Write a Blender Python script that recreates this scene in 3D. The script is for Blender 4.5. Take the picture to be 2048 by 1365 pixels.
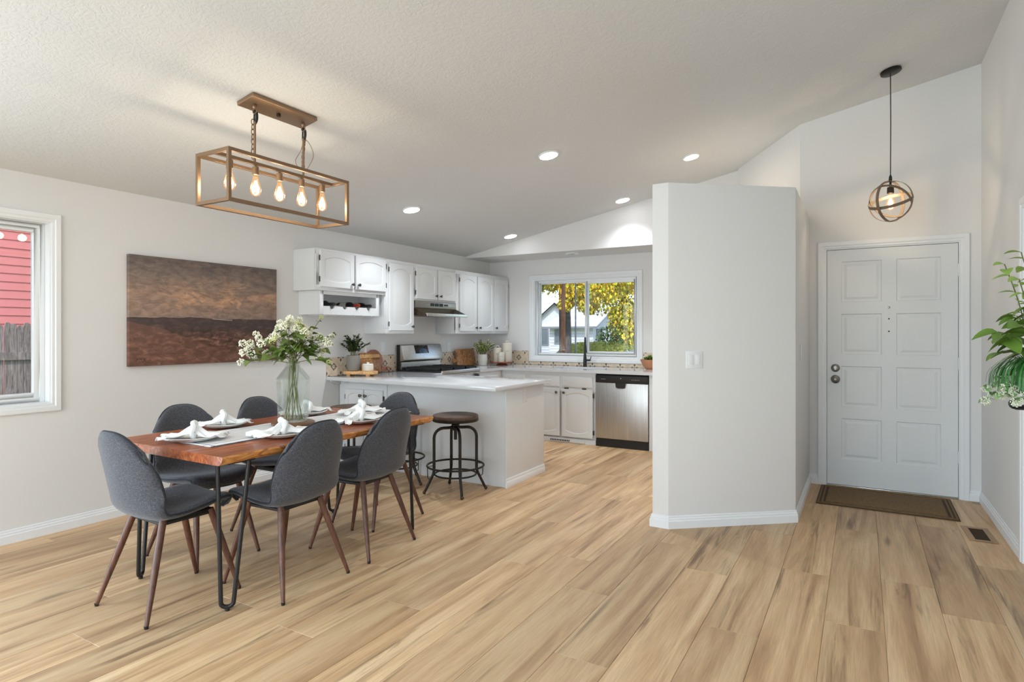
import bpy, bmesh, math, random
from math import sin, cos, pi, radians, sqrt, atan2
from mathutils import Vector, Matrix, noise as mnoise
random.seed(7)
C = bpy.context.scene.collection
S = bpy.context.scene
for o in list(bpy.data.objects): bpy.data.objects.remove(o)

# ------------------------------------------------------------------ camera
cam_d = bpy.data.cameras.new('camera'); cam = bpy.data.objects.new('camera', cam_d); C.objects.link(cam)
cam.location = (0, 0, 1.327); cam.rotation_euler = (pi/2, 0, radians(30.13))
cam_d.lens = 36*1205.4/2048; cam_d.sensor_width = 36; cam_d.shift_y = -0.00826
cam_d.clip_start = 0.05; cam_d.clip_end = 300
S.camera = cam
# ------------------------------------------------------------------ world, sun, daylight lamps, exposure
S.view_settings.view_transform = 'Standard'; S.view_settings.look = 'None'
S.view_settings.exposure = 0.02; S.view_settings.gamma = 1.0; S.view_settings.use_curve_mapping = False
w = bpy.data.worlds.new('sky'); S.world = w; w.use_nodes = True
wn = w.node_tree.nodes; wl = w.node_tree.links
sky = wn.new('ShaderNodeTexSky'); sky.sky_type = 'NISHITA'; sky.sun_disc = False
sky.sun_elevation = radians(42); sky.sun_rotation = radians(150); sky.altitude = 800
sky.air_density = 1.0; sky.dust_density = 1.6; sky.ozone_density = 1.0
wn['Background'].inputs['Strength'].default_value = 0.36
wl.new(sky.outputs[0], wn['Background'].inputs['Color'])
def light(name, kind, loc, energy, color=(1,1,1), rot=(0,0,0), size=None, size_y=None, radius=None):
    d = bpy.data.lights.new(name, kind); d.energy = energy; d.color = color
    o = bpy.data.objects.new(name, d); C.objects.link(o); o.location = loc; o.rotation_euler = rot
    if kind == 'AREA':
        d.shape = 'RECTANGLE'; d.size = size; d.size_y = size_y
    elif kind == 'SUN': d.angle = radians(0.6)
    elif radius is not None: d.shadow_soft_size = radius
    return o
light('sunlight', 'SUN', (0, 0, 20), 3.2, (1, .95, .88), (radians(48), 0, radians(28)))
light('slider_daylight', 'AREA', (-4.56, -.6, 1.05), 125, (.73, .88, 1), (0, radians(-90), 0), 2.0, 2.4)
light('rear_window_daylight', 'AREA', (-1.9, -3.9, 1.4), 150, (.73, .88, 1), (radians(90), 0, 0), 4.2, 1.9)
for lx in (-3.2, -.9): light('unseen_fill_lamp', 'AREA', (lx, -1.4, 2.4+.1985*(lx+4.64)-.12), 34, (.76, .89, 1), size=.5, size_y=.5)  # unseen area lights added behind the camera as fill, no fixture modelled
# ------------------------------------------------------------------ helpers
def tag(o, label=None, cat=None, group=None, kind=None):
    if label: o['label'] = label
    if cat: o['category'] = cat
    if group: o['group'] = group
    if kind: o['kind'] = kind
    return o
def thing(name, label, cat, loc=(0,0,0), rotz=0, group=None, kind=None):
    o = bpy.data.objects.new(name, None); C.objects.link(o); o.empty_display_size = .1
    o.location = loc; o.rotation_euler = (0, 0, rotz)
    return tag(o, label, cat, group, kind)
KIDS = {}
def own(o, parent):
    if parent is not None:
        o.parent = parent; KIDS.setdefault(parent.name, []).append(o)
def dup(root, loc=None, rotz=None, label=None, group=None, parent=None):
    r = root.copy(); C.objects.link(r)
    if parent is not None: own(r, parent)
    if loc is not None: r.location = loc
    if rotz is not None: r.rotation_euler = (0, 0, rotz)
    if label: r['label'] = label
    if group: r['group'] = group
    for ch in list(KIDS.get(root.name, [])): dup(ch, parent=r)
    return r
class MB:
    def __init__(s): s.v = []; s.f = []; s.m = []; s.mi = 0
    def add(s, vs, fs, M=None):
        b = len(s.v)
        for p in vs:
            p = Vector(p); s.v.append(M @ p if M is not None else p)
        for f in fs: s.f.append([b+i for i in f]); s.m.append(s.mi)
        return s
    def box(s, x0, x1, y0, y1, z0, z1, M=None):
        if x0 > x1: x0, x1 = x1, x0
        if y0 > y1: y0, y1 = y1, y0
        if z0 > z1: z0, z1 = z1, z0
        return s.add([(x0,y0,z0),(x1,y0,z0),(x1,y1,z0),(x0,y1,z0),(x0,y0,z1),(x1,y0,z1),(x1,y1,z1),(x0,y1,z1)],
              [(0,3,2,1),(4,5,6,7),(0,1,5,4),(1,2,6,5),(2,3,7,6),(3,0,4,7)], M)
    def prism(s, poly, z0, z1, M=None):
        n = len(poly)
        a = sum(poly[i][0]*poly[(i+1)%n][1]-poly[(i+1)%n][0]*poly[i][1] for i in range(n))
        if a < 0: poly = poly[::-1]
        vs = [(x,y,z0) for x,y in poly]+[(x,y,z1) for x,y in poly]
        fs = [tuple(range(n-1,-1,-1)), tuple(range(n,2*n))]+[(i,(i+1)%n,n+(i+1)%n,n+i) for i in range(n)]
        return s.add(vs, fs, M)
    def tube(s, pts, r, n=8, closed=False, caps=True, M=None):
        pts = [Vector(p) for p in pts]; k = len(pts)
        rs = r if isinstance(r, (list, tuple)) else [r]*k
        vs = []; up = None
        for i, p in enumerate(pts):
            if closed: t = (pts[(i+1)%k]-pts[i-1])
            else: t = pts[min(i+1,k-1)]-pts[max(i-1,0)]
            t = t.normalized() if t.length > 1e-9 else Vector((0,0,1))
            if up is None:
                up = Vector((0,0,1)) if abs(t.z) < .9 else Vector((1,0,0))
            u = up - t*up.dot(t)
            if u.length < 1e-6: u = t.orthogonal()
            u.normalize(); up = u; w_ = t.cross(u)
            for j in range(n):
                a = 2*pi*j/n; vs.append(p+(u*cos(a)+w_*sin(a))*rs[i])
        fs = []
        for i in range(k if closed else k-1):
            i2 = (i+1)%k
            for j in range(n):
                fs.append((i*n+j, i*n+(j+1)%n, i2*n+(j+1)%n, i2*n+j))
        if not closed and caps:
            fs.append(tuple(range(n-1,-1,-1))); fs.append(tuple((k-1)*n+j for j in range(n)))
        return s.add(vs, fs, M)
    def lathe(s, prof, n=24, M=None, cap0=True, cap1=True):
        vs = []; k = len(prof)
        for r, z in prof:
            for j in range(n):
                a = 2*pi*j/n; vs.append((r*cos(a), r*sin(a), z))
        fs = []
        for i in range(k-1):
            for j in range(n): fs.append((i*n+j, i*n+(j+1)%n, (i+1)*n+(j+1)%n, (i+1)*n+j))
        if cap0: fs.append(tuple(range(n-1,-1,-1)))
        if cap1: fs.append(tuple((k-1)*n+j for j in range(n)))
        return s.add(vs, fs, M)
    def rings(s, loops, M=None, cap=True):
        n = len(loops[0]); vs = [p for L in loops for p in L]; fs = []
        for i in range(len(loops)-1):
            for j in range(n): fs.append((i*n+j, i*n+(j+1)%n, (i+1)*n+(j+1)%n, (i+1)*n+j))
        if cap: fs.append(tuple((len(loops)-1)*n+j for j in range(n))); fs.append(tuple(range(n-1,-1,-1)))
        return s.add(vs, fs, M)
    def sphere(s, c, r, nu=10, nv=6, sq=(1,1,1)):
        vs = []; fs = []
        for i in range(nv+1):
            a = pi*i/nv
            for j in range(nu):
                b = 2*pi*j/nu; vs.append((c[0]+r*sq[0]*sin(a)*cos(b), c[1]+r*sq[1]*sin(a)*sin(b), c[2]+r*sq[2]*cos(a)))
        for i in range(nv):
            for j in range(nu): fs.append((i*nu+j, (i+1)*nu+j, (i+1)*nu+(j+1)%nu, i*nu+(j+1)%nu))
        return s.add(vs, fs)
    def mesh(s, name, mats, bevel=0, seg=2, smooth=False, angle=40):
        me = bpy.data.meshes.new(name); me.from_pydata([tuple(p) for p in s.v], [], s.f)
        for m in (mats if isinstance(mats, (list, tuple)) else [mats]): me.materials.append(m)
        if any(s.m):
            for p, i in zip(me.polygons, s.m): p.material_index = i
        bm = bmesh.new(); bm.from_mesh(me); bmesh.ops.remove_doubles(bm, verts=bm.verts, dist=1e-6)
        bmesh.ops.recalc_face_normals(bm, faces=bm.faces)
        if bevel:
            bmesh.ops.bevel(bm, geom=[e for e in bm.edges if len(e.link_faces) == 2 and e.calc_face_angle(0) > .5], offset=bevel, segments=seg, profile=.5, affect='EDGES', clamp_overlap=True)
        bm.to_mesh(me); bm.free()
        if smooth or bevel:
            for p in me.polygons: p.use_smooth = True
            me.set_sharp_from_angle(angle=radians(angle))
        return me
    def build(s, name, mats, parent=None, loc=(0,0,0), rot=(0,0,0), **k):
        o = bpy.data.objects.new(name, s.mesh(name, mats, **k)); C.objects.link(o)
        o.location = loc; o.rotation_euler = rot; own(o, parent); return o
def place(me, name, parent=None, loc=(0,0,0), rot=(0,0,0), scale=None):
    o = bpy.data.objects.new(name, me); C.objects.link(o); o.location = loc; o.rotation_euler = rot
    if scale: o.scale = scale
    own(o, parent); return o
def box(name, mat, dims, parent=None, **k): return MB().box(*dims).build(name, mat, parent, **k)
def struct(o): o['kind'] = 'structure'; return o
def crom(pts, n):
    """Catmull-Rom through tuples"""
    out = []; k = len(pts)
    for i in range(k-1):
        p0 = pts[max(i-1,0)]; p1 = pts[i]; p2 = pts[i+1]; p3 = pts[min(i+2,k-1)]
        for j in range(n):
            t = j/n
            out.append(tuple(.5*((2*b)+(-a+c)*t+(2*a-5*b+4*c-d)*t*t+(-a+3*b-3*c+d)*t**3) for a,b,c,d in zip(p0,p1,p2,p3)))
    out.append(tuple(pts[-1])); return out
# ------------------------------------------------------------------ materials
def lin(c): return tuple(((x/255)/12.92 if x/255 <= .04045 else (((x/255)+.055)/1.055)**2.4) for x in c)+(1,)
class N:
    def __init__(s, name):
        s.mat = bpy.data.materials.new(name); s.mat.use_nodes = True
        s.t = s.mat.node_tree; s.b = s.t.nodes['Principled BSDF']; s.out = s.t.nodes['Material Output']
    def n(s, kind, **k):
        x = s.t.nodes.new('ShaderNode'+kind)
        for a, v in k.items(): setattr(x, a, v)
        return x
    def link(s, a, b): s.t.links.new(a, b)
    def coord(s, scale=(1,1,1), rnd=False, loc=(0,0,0)):
        tc = s.n('TexCoord'); mp = s.n('Mapping'); mp.inputs['Scale'].default_value = scale; mp.inputs['Location'].default_value = loc
        if rnd:
            oi = s.n('ObjectInfo'); ml = s.n('VectorMath', operation='SCALE'); ml.inputs[0].default_value = (37, 91, 53)
            s.link(oi.outputs['Random'], ml.inputs['Scale']); ad = s.n('VectorMath', operation='ADD')
            s.link(tc.outputs['Object'], ad.inputs[0]); s.link(ml.outputs[0], ad.inputs[1]); s.link(ad.outputs[0], mp.inputs['Vector'])
        else: s.link(tc.outputs['Object'], mp.inputs['Vector'])
        return mp.outputs[0]
    def noise(s, vec, scale=5, detail=3, rough=.5, dist=0):
        x = s.n('TexNoise'); x.inputs['Scale'].default_value = scale; x.inputs['Detail'].default_value = detail
        x.inputs['Roughness'].default_value = rough; x.inputs['Distortion'].default_value = dist
        s.link(vec, x.inputs['Vector']); return x.outputs['Fac']
    def ramp(s, fac, stops, interp='LINEAR'):
        x = s.n('ValToRGB'); x.color_ramp.interpolation = interp; e = x.color_ramp.elements
        while len(e) < len(stops): e.new(.5)
        for i, (p, c) in enumerate(stops): e[i].position = p; e[i].color = c if len(c) == 4 else lin(c)
        s.link(fac, x.inputs['Fac']); return x.outputs['Color']
    def mix(s, fac, a, b, mode='MIX'):
        x = s.n('Mix', data_type='RGBA', blend_type=mode)
        for val, sock in ((fac, x.inputs[0]), (a, x.inputs[6]), (b, x.inputs[7])):
            if hasattr(val, 'is_linked') or isinstance(val, bpy.types.NodeSocket): s.link(val, sock)
            else: sock.default_value = val
        return x.outputs[2]
    def math(s, op, a, b=0.0, c=None):
        x = s.n('Math', operation=op)
        for i, val in enumerate((a, b) if c is None else (a, b, c)):
            if isinstance(val, bpy.types.NodeSocket): s.link(val, x.inputs[i])
            else: x.inputs[i].default_value = val
        return x.outputs[0]
    def color(s, sock): s.link(sock, s.b.inputs['Base Color'])
    def bump(s, h, strength=.2, dist=.01):
        x = s.n('Bump'); x.inputs['Strength'].default_value = strength; x.inputs['Distance'].default_value = dist
        s.link(h, x.inputs['Height']); s.link(x.outputs[0], s.b.inputs['Normal'])
def mat(name, rgb, rough=.5, metal=0, spec=.5, vary=0, vscale=8, bump=0, bscale=40, stretch=(1,1,1), coat=0, rnd=False):
    q = N(name); q.b.inputs['Roughness'].default_value = rough; q.b.inputs['Metallic'].default_value = metal
    q.b.inputs['Specular IOR Level'].default_value = spec; q.b.inputs['Coat Weight'].default_value = coat
    c = lin(rgb); q.b.inputs['Base Color'].default_value = c
    if vary or bump:
        v = q.coord(stretch, rnd)
        if vary:
            f = q.noise(v, vscale, 4)
            d = tuple(max(0, x*(1-vary)) for x in c[:3])+(1,); u = tuple(min(1, x*(1+vary)) for x in c[:3])+(1,)
            q.color(q.ramp(f, [(.3, d), (.7, u)]))
        if bump: q.bump(q.noise(v, bscale, 3), bump, .004)
    return q.mat
def emit(name, rgb, strength):
    q = N(name); q.b.inputs['Base Color'].default_value = (0,0,0,1)
    q.b.inputs['Emission Color'].default_value = lin(rgb); q.b.inputs['Emission Strength'].default_value = strength; return q.mat
def glass_pane(name, tint=(1,1,1,1), refl=1.0, glow=None, gs=0):
    q = N(name); q.t.nodes.remove(q.b)
    tr = q.n('BsdfTransparent'); tr.inputs[0].default_value = tint
    gl = q.n('BsdfGlossy'); gl.inputs['Roughness'].default_value = .0
    fr = q.n('Fresnel'); mx = q.n('MixShader'); ge = q.n('NewGeometry')     # same reflectance from either side of the thin sheet
    q.link(q.math('MULTIPLY_ADD', ge.outputs['Backfacing'], 1/1.45-1.45, 1.45), fr.inputs['IOR'])
    q.link(q.math('MULTIPLY', fr.outputs[0], refl), mx.inputs[0]); q.link(tr.outputs[0], mx.inputs[1]); q.link(gl.outputs[0], mx.inputs[2])
    if glow:
        em = q.n('Emission'); em.inputs[0].default_value = lin(glow); em.inputs[1].default_value = gs; ad = q.n('AddShader')
        q.link(mx.outputs[0], ad.inputs[0]); q.link(em.outputs[0], ad.inputs[1]); q.link(ad.outputs[0], q.out.inputs[0])
    else: q.link(mx.outputs[0], q.out.inputs[0])
    return q.mat
m_wall = mat('wall_paint', (229,227,225), .75, spec=.25, bump=.05, bscale=220)
m_trim = mat('trim_paint', (236,237,238), .35, spec=.4)
m_cab = mat('cabinet_paint', (224,225,226), .38, spec=.4)
m_door = mat('door_paint', (228,229,229), .4, spec=.4)
m_vinyl = mat('window_vinyl', (240,241,241), .35, spec=.4)
def ceiling_mat():
    q = N('textured_ceiling_paint'); q.b.inputs['Base Color'].default_value = lin((220,220,219)); q.b.inputs['Roughness'].default_value = .8
    q.b.inputs['Specular IOR Level'].default_value = .2
    v = q.coord((1,1,1)); a = q.noise(v, 26, 4, .55, 1.6); h = q.ramp(a, [(.42, (0,0,0,1)), (.56, (1,1,1,1))])
    q.bump(h, .20, .006); return q.mat
m_ceil = ceiling_mat()
def floor_mat():
    q = N('vinyl_oak_plank'); q.b.inputs['Roughness'].default_value = .42; q.b.inputs['Specular IOR Level'].default_value = .35
    oi = q.n('ObjectInfo')
    big = q.noise(q.coord((5.0, .42, 1), True), 1.6, 4, .55, 1.1)
    base = q.ramp(big, [(.28, (180,142,104)), (.45, (210,172,130)), (.6, (227,193,150)), (.78, (238,209,169))])
    st = q.noise(q.coord((12, .6, 1), True), 1.5, 6, .62, 1.0)
    stf = q.ramp(st, [(.52, (0,0,0,1)), (.66, (1,1,1,1))])
    msk = q.ramp(q.noise(q.coord((3, .8, 1), True, (7,3,1)), 1.3, 2), [(.42, (0,0,0,1)), (.62, (1,1,1,1))])
    k = q.math('MULTIPLY', q.math('MULTIPLY', stf, msk), .78)
    c1 = q.mix(k, base, lin((120,90,63)))
    fine = q.noise(q.coord((70, 3, 1), True), 2.2, 3)
    c2 = q.mix(.30, c1, q.ramp(fine, [(.3, (170,168,166)), (.7, (255,255,255))]), 'MULTIPLY')
    vor = q.n('TexVoronoi'); vor.inputs['Scale'].default_value = 1.0; q.link(q.coord((2.6, .55, 1), True), vor.inputs['Vector'])
    knot = q.ramp(vor.outputs['Distance'], [(.02, (1,1,1,1)), (.07, (0,0,0,1))])
    kn = q.math('MULTIPLY', knot, .55); c2 = q.mix(kn, c2, lin((96,72,52)))
    br = q.n('MapRange'); br.inputs[3].default_value = .80; br.inputs[4].default_value = 1.09; q.link(oi.outputs['Random'], br.inputs[0])
    cc = q.n('CombineColor'); [q.link(br.outputs[0], cc.inputs[i]) for i in range(3)]
    q.color(q.mix(1.0, c2, cc.outputs[0], 'MULTIPLY'))
    q.bump(fine, .05, .001); return q.mat
m_floor = floor_mat()
m_subfloor = mat('dark_subfloor', (86,66,48), .8)
def wood(name, dark, mid, light_, scale=(3,26,26), rough=.45, dist=1.2, rnd=True):
    q = N(name); q.b.inputs['Roughness'].default_value = rough
    a = q.noise(q.coord(scale, rnd), 1.3, 5, .6, dist); oi = q.n('ObjectInfo'); mr = q.n('MapRange'); mr.inputs[3].default_value = .80; mr.inputs[4].default_value = 1.12; q.link(oi.outputs['Random'], mr.inputs[0])
    cc = q.n('CombineColor'); [q.link(mr.outputs[0], cc.inputs[i]) for i in range(3)]; q.color(q.mix(1.0, q.ramp(a, [(.3, dark), (.5, mid), (.72, light_)]), cc.outputs[0], 'MULTIPLY'))
    q.bump(a, .06, .002); return q.mat
m_table = wood('acacia_slab', (112,56,32), (160,88,54), (204,130,84), (22,2.6,22), .32)
m_live = wood('acacia_live_edge', (130,72,36), (222,152,84), (242,190,124), (9,5,14), .45, 2.2)
m_walnut = wood('walnut_leg', (70,42,30), (97,60,44), (118,76,56), (40,40,3), .4)
m_stoolseat = wood('dark_stained_elm', (62,46,36), (88,66,52), (112,88,70), (4,26,26), .5)
m_acacia = wood('acacia_board', (122,76,42), (172,116,68), (214,164,104), (26,2.4,20), .45)
m_pale = wood('pale_live_edge_board', (176,124,72), (214,166,108), (232,192,138), (12,3,12), .5, 2)
m_pinkwood = wood('reddish_round_board', (150,92,72), (172,112,92), (188,132,110), (20,3,20), .5)
m_redwood = wood('reddish_turned_wood', (120,66,46), (150,88,64), (172,108,82), (9,9,9), .45)
m_traywood = wood('dark_wood_slab', (92,64,44), (120,86,60), (140,104,76), (18,3,18), .5)
def fabric_mat():
    q = N('charcoal_woven_fabric'); q.b.inputs['Roughness'].default_value = .9; q.b.inputs['Specular IOR Level'].default_value = .15
    q.b.inputs['Sheen Weight'].default_value = .25
    a = q.noise(q.coord((520,520,90)), 1, 2); b = q.noise(q.coord((90,90,520)), 1, 2)
    f = q.math('ADD', q.math('MULTIPLY', a, .5), q.math('MULTIPLY', b, .5))
    q.color(q.ramp(f, [(.36, (56,57,62)), (.5, (74,75,81)), (.64, (100,101,107))])); q.bump(f, .25, .002); return q.mat
m_fabric = fabric_mat()
m_piping = mat('dark_piping', (40,41,46), .8)
m_blackplastic = mat('black_plastic', (22,22,23), .5)
m_blackmetal = mat('black_powder_coat', (26,26,27), .42, spec=.5)
m_ironbrown = mat('aged_iron', (58,54,50), .42, .8, vary=.25, vscale=20)
m_bronze = mat('brushed_bronze', (146,118,92), .36, .62, vary=.12, vscale=30, stretch=(2,20,20))
m_bronzedark = mat('oiled_bronze', (86,74,62), .4, .9, vary=.2, vscale=30)
m_nickel = mat('aged_nickel', (136,134,130), .32, 1.0)
m_knob = mat('antique_pewter', (98,96,92), .35, .9, vary=.3, vscale=90)
m_hinge = mat('dark_bronze_hinge', (74,64,54), .45, .7)
def steel_mat(name, rgb, stretch, rough=.3):
    q = N(name); q.b.inputs['Metallic'].default_value = 1; q.b.inputs['Roughness'].default_value = rough
    a = q.noise(q.coord(stretch), 1.5, 3); c = lin(rgb)
    q.color(q.ramp(a, [(.3, tuple(x*.86 for x in c[:3])+(1,)), (.7, tuple(min(1,x*1.1) for x in c[:3])+(1,))])); q.bump(a, .04, .001); return q.mat
m_steel = steel_mat('brushed_stainless', (206,203,199), (60,2,60), .3)
m_steelv = steel_mat('brushed_stainless_front', (192,190,188), (80,80,2), .40)
m_blackglass = mat('black_glass', (10,10,11), .05)
m_iron = mat('cast_iron', (28,27,27), .55)
m_quartz = mat('white_quartz', (212,213,216), .08, spec=.5)
m_white = mat('white_ceramic', (240,240,238), .22)
m_cream = mat('cream_enamel', (218,208,194), .35)
m_greypot = mat('warm_grey_stoneware', (132,127,120), .6, vary=.06, vscale=12)
m_whitepot = mat('off_white_stoneware', (206,203,196), .6, vary=.05, vscale=12)
m_terra = mat('terracotta', (190,132,98), .6, vary=.1)
m_plate = mat('white_plastic_plate', (238,238,236), .4)
m_linen = mat('white_linen', (244,244,243), .85, spec=.2, bump=.2, bscale=300)
m_leaf = mat('boxwood_leaf', (62,78,38), .5, vary=.35, vscale=30)
m_leaf2 = mat('fresh_green_leaf', (104,140,52), .45, vary=.3, vscale=14)
m_leaf3 = mat('bouquet_leaf', (112,134,62), .5, vary=.35, vscale=14)
m_stem = mat('green_stem', (104,108,58), .6)
m_bloom = mat('creamy_bloom', (240,239,216), .7, vary=.12, vscale=60)
m_bloomg = mat('greenish_bloom', (206,208,140), .7, vary=.12, vscale=60)
m_bottle = mat('dark_bottle_glass', (22,22,18), .08)
m_bottlecap = mat('red_capsule', (150,52,34), .35, .3)
m_label = mat('paper_label', (190,190,186), .6)
m_kick = mat('black_toe_kick', (26,22,20), .6)
m_dark = mat('dark_gap', (18,17,16), .8)
m_ventbrown = mat('brown_register', (176,142,108), .5, .0)
m_glass = glass_pane('window_glass')
m_leather = mat('tan_leather', (140,86,54), .6)
# ================================================================== STRUCTURE
XL, XR, YK, YD, YR = -4.64, .81, 7.36, 5.925, -4.0
ZS = 2.33
def zc(x): return 2.352+.1985*(x-XL)
# ---- floor: slab with one object per plank
fl = struct(box('floor', m_subfloor, (XL-.1, XR+.1, YR-.1, YK+.1, -.12, -.006)))
PITCH = .239
ENDS = {0: 3.125, 1: 3.80, -1: 3.70, -2: 2.803, -3: 3.43, -4: 2.25, -5: 2.87, -6: 3.25, 2: 3.48, 3: 4.304, -9: 1.83, -8: 2.27, -12: 1.325, -10: 2.585, -13: 2.165, -7: 3.02}
PLK = {}
def plank_mesh(w_, l):
    key = (round(w_, 4), round(l, 4))
    if key not in PLK:
        c = .0016; b = MB(); x = w_/2-.0004
        b.add([(-x,0,-.006),(x,0,-.006),(x,l,-.006),(-x,l,-.006),(-x,0,-c),(x,0,-c),(x,l,-c),(-x,l,-c),(-x+c,c,0),(x-c,c,0),(x-c,l-c,0),(-x+c,l-c,0)],
              [(0,1,5,4),(1,2,6,5),(2,3,7,6),(3,0,4,7),(4,5,9,8),(5,6,10,9),(6,7,11,10),(7,4,8,11),(8,9,10,11)])
        PLK[key] = b.mesh('plank', m_floor)
    return PLK[key]
rp = random.Random(3)
for k in range(-19, 5):
    x0 = -.15+PITCH*k; x1 = x0+PITCH; x0 = max(x0, XL); x1 = min(x1, XR)
    if x1-x0 < .01: continue
    xc = (x0+x1)/2; ytop = YD if xc > -.45 else YK
    e = ENDS.get(k, rp.uniform(1.5, 3.0)); y = e
    while y > -2.0: y -= 1.52
    while y < ytop:
        a = y; b_ = min(y+1.52, ytop)
        if b_-a > .03: place(plank_mesh(x1-x0, b_-a), 'plank', fl, (xc, a, 0))
        y += 1.52
# ---- walls
WT = .14
def wall_mesh_x(name, x0, x1, ztop, holes, y0, y1, zbot=-.05):
    """wall in a plane of constant x; y0..y1, holes [(ya,yb,za,zb)] not sharing y ranges"""
    b = MB(); y = y0
    for ya, yb, za, zb in sorted(holes):
        b.box(x0, x1, y, ya, zbot, ztop)
        if za > zbot: b.box(x0, x1, ya, yb, zbot, za)
        b.box(x0, x1, ya, yb, zb, ztop); y = yb
    b.box(x0, x1, y, y1, zbot, ztop)
    return struct(b.build(name, m_wall))
def wall_mesh_y(name, y0, y1, ztop, holes, x0, x1, zbot=-.05):
    b = MB(); x = x0
    for xa, xb, za, zb in sorted(holes):
        b.box(x, xa, y0, y1, zbot, ztop)
        if za > zbot: b.box(xa, xb, y0, y1, zbot, za)
        b.box(xa, xb, y0, y1, zb, ztop); x = xb
    b.box(x, x1, y0, y1, zbot, ztop)
    return struct(b.build(name, m_wall))
W1 = (.55, 1.918, .862, 2.055)           # window in the dining wall (y0, y1, z0, z1)
W2 = (-3.922, -2.443, .999, 2.05)       # kitchen window (x0, x1, z0, z1)
wl_left = wall_mesh_x('wall_left', XL-WT, XL, 2.42, [(-1.7, .35, 0.02, 2.08), W1], YR-WT, YK+WT)
wl_kit = wall_mesh_y('wall_kitchen', YK, YK+WT, 2.40, [W2], XL, -1.2)
wl_rear = wall_mesh_y('wall_rear', YR-WT, YR, 3.6, [(-4.0, .2, .5, 2.3)], XL, XR+WT)
wl_right = wall_mesh_x('wall_right', XR, XR+WT, 3.6, [(3.72, 4.46, 0, 2.04)], YR, YD+.3)
# entry wall, diagonal wall above the pantry, pantry block
b = MB(); b.box(-.475, -.30, YD, YD+.15, -.05, 3.6); b.box(.70, XR+.1, YD, YD+.15, -.05, 3.6); b.box(-.30, .70, YD, YD+.15, 2.062, 3.6)
wl_entry = struct(b.build('wall_entry', m_wall))
wl_diag = struct(MB().prism([(-1.13, 6.69), (-.475, 5.925), (-.475, 6.1), (-.95, 6.75)], 2.2, 3.6).build('wall_diagonal', m_wall))
PAN = [(-1.243, 4.06), (-1.132, 4.058), (-.400, 4.648), (-.400, 5.93), (-.60, 6.05), (-1.13, 6.70), (-1.243, 6.9), (-1.243, YK+.02)]
wl_pan = struct(MB().prism(PAN, -.05, 2.345).build('wall_pantry', m_wall, bevel=.004, seg=2))
wl_sof = struct(MB().prism([(XL, ZS), (-1.1, ZS), (-1.1, 3.3), (XL, 3.3)], 0, .7, Matrix(((1,0,0,0),(0,0,1,6.74),(0,1,0,0),(0,0,0,1)))).build('wall_soffit', m_wall))
# ceiling: one sloping plane
b = MB(); q = [(XL-.1, YR-.1), (XR+.1, YR-.1), (XR+.1, 7.0), (XL-.1, 7.0)]
b.add([(x, y, zc(x)) for x, y in q]+[(x, y, zc(x)+.12) for x, y in q], [(0,1,2,3),(7,6,5,4),(0,4,5,1),(1,5,6,2),(2,6,7,3),(3,7,4,0)])
ceil_o = struct(b.build('ceiling', m_ceil))
box('roof', m_subfloor, (XL-.8, XR+.6, YR-.6, 8.0, 3.75, 3.85)); struct(bpy.data.objects['roof'])
# ---- baseboards: stepped profile swept along a polyline (room on the left of the path direction)
def baseboard(name, pts, h=.085, t=.016):
    prof = [(0,0),(t,0),(t,.05),(t*.72,.055),(t*.72,.066),(t*.4,.071),(t*.4,h-.004),(t*.15,h),(0,h)]
    P = [Vector((x,y,0)) for x,y in pts]; n = len(P); nor = []
    for i in range(n):
        ds = []
        if i > 0: ds.append((P[i]-P[i-1]).normalized())
        if i < n-1: ds.append((P[i+1]-P[i]).normalized())
        ns = [Vector((-d.y, d.x, 0)) for d in ds]
        if len(ns) == 2:
            m = (ns[0]+ns[1]).normalized(); nor.append(m/max(.3, m.dot(ns[0])))
        else: nor.append(ns[0])
    k = len(prof); vs = []; fs = []
    for p, m in zip(P, nor):
        for a, z in prof: vs.append(p+m*a+Vector((0,0,z)))
    for i in range(n-1):
        for j in range(k): fs.append((i*k+j, i*k+(j+1)%k, (i+1)*k+(j+1)%k, (i+1)*k+j))
    fs.append(tuple(range(k))); fs.append(tuple((n-1)*k+j for j in range(k-1,-1,-1)))
    return struct(MB().add(vs, fs).build(name, m_trim, smooth=True, angle=30))
baseboard('baseboard_left', [(XL, 4.42), (XL, .36)])
baseboard('baseboard_pantry', [(-.400, YD-.001), (-.400, 4.648), (-1.132, 4.058), (-1.243, 4.06), (-1.243, 6.55)])
baseboard('baseboard_entry', [(-.323, YD), (-.40, YD)])
baseboard('baseboard_right', [(XR, 4.535), (XR, YD), (.726, YD)])
# ---- casing helper: frame of mitred profile around an opening, in local (a, z), protruding by n
def casing(name, a0, a1, z0, z1, w_, mapf, mat_, parent=None, t=.018, bottom=True, cover=None):
    """mapf(a, z, n) -> world point; opening a0..a1 x z0..z1"""
    prof = [(0,0),(0,t*.6),(w_*.12,t*.75),(w_*.3,t*.72),(w_*.42,t),(w_*.9,t),(w_,t*.7),(w_,0)]
    b = MB(); k = len(prof); loops = []
    cs = [(a0,z0,-1,-1),(a0,z1,-1,1),(a1,z1,1,1),(a1,z0,1,-1)]
    for a, z, sa, sz in cs:
        loops.append([mapf(a+sa*p[0], z+(sz*p[0] if (bottom or sz > 0) else 0), p[1]) for p in prof])
    vs = [p for L in loops for p in L]; fs = []
    for i in range(4 if bottom else 3):
        i2 = (i+1)%4
        for j in range(k-1): fs.append((i*k+j, i*k+j+1, i2*k+j+1, i2*k+j))
    if not bottom: fs += [tuple(range(k)), tuple(3*k+j for j in range(k))]
    b.add(vs, fs); return b.build(name, mat_, parent, smooth=True, angle=25)
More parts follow.
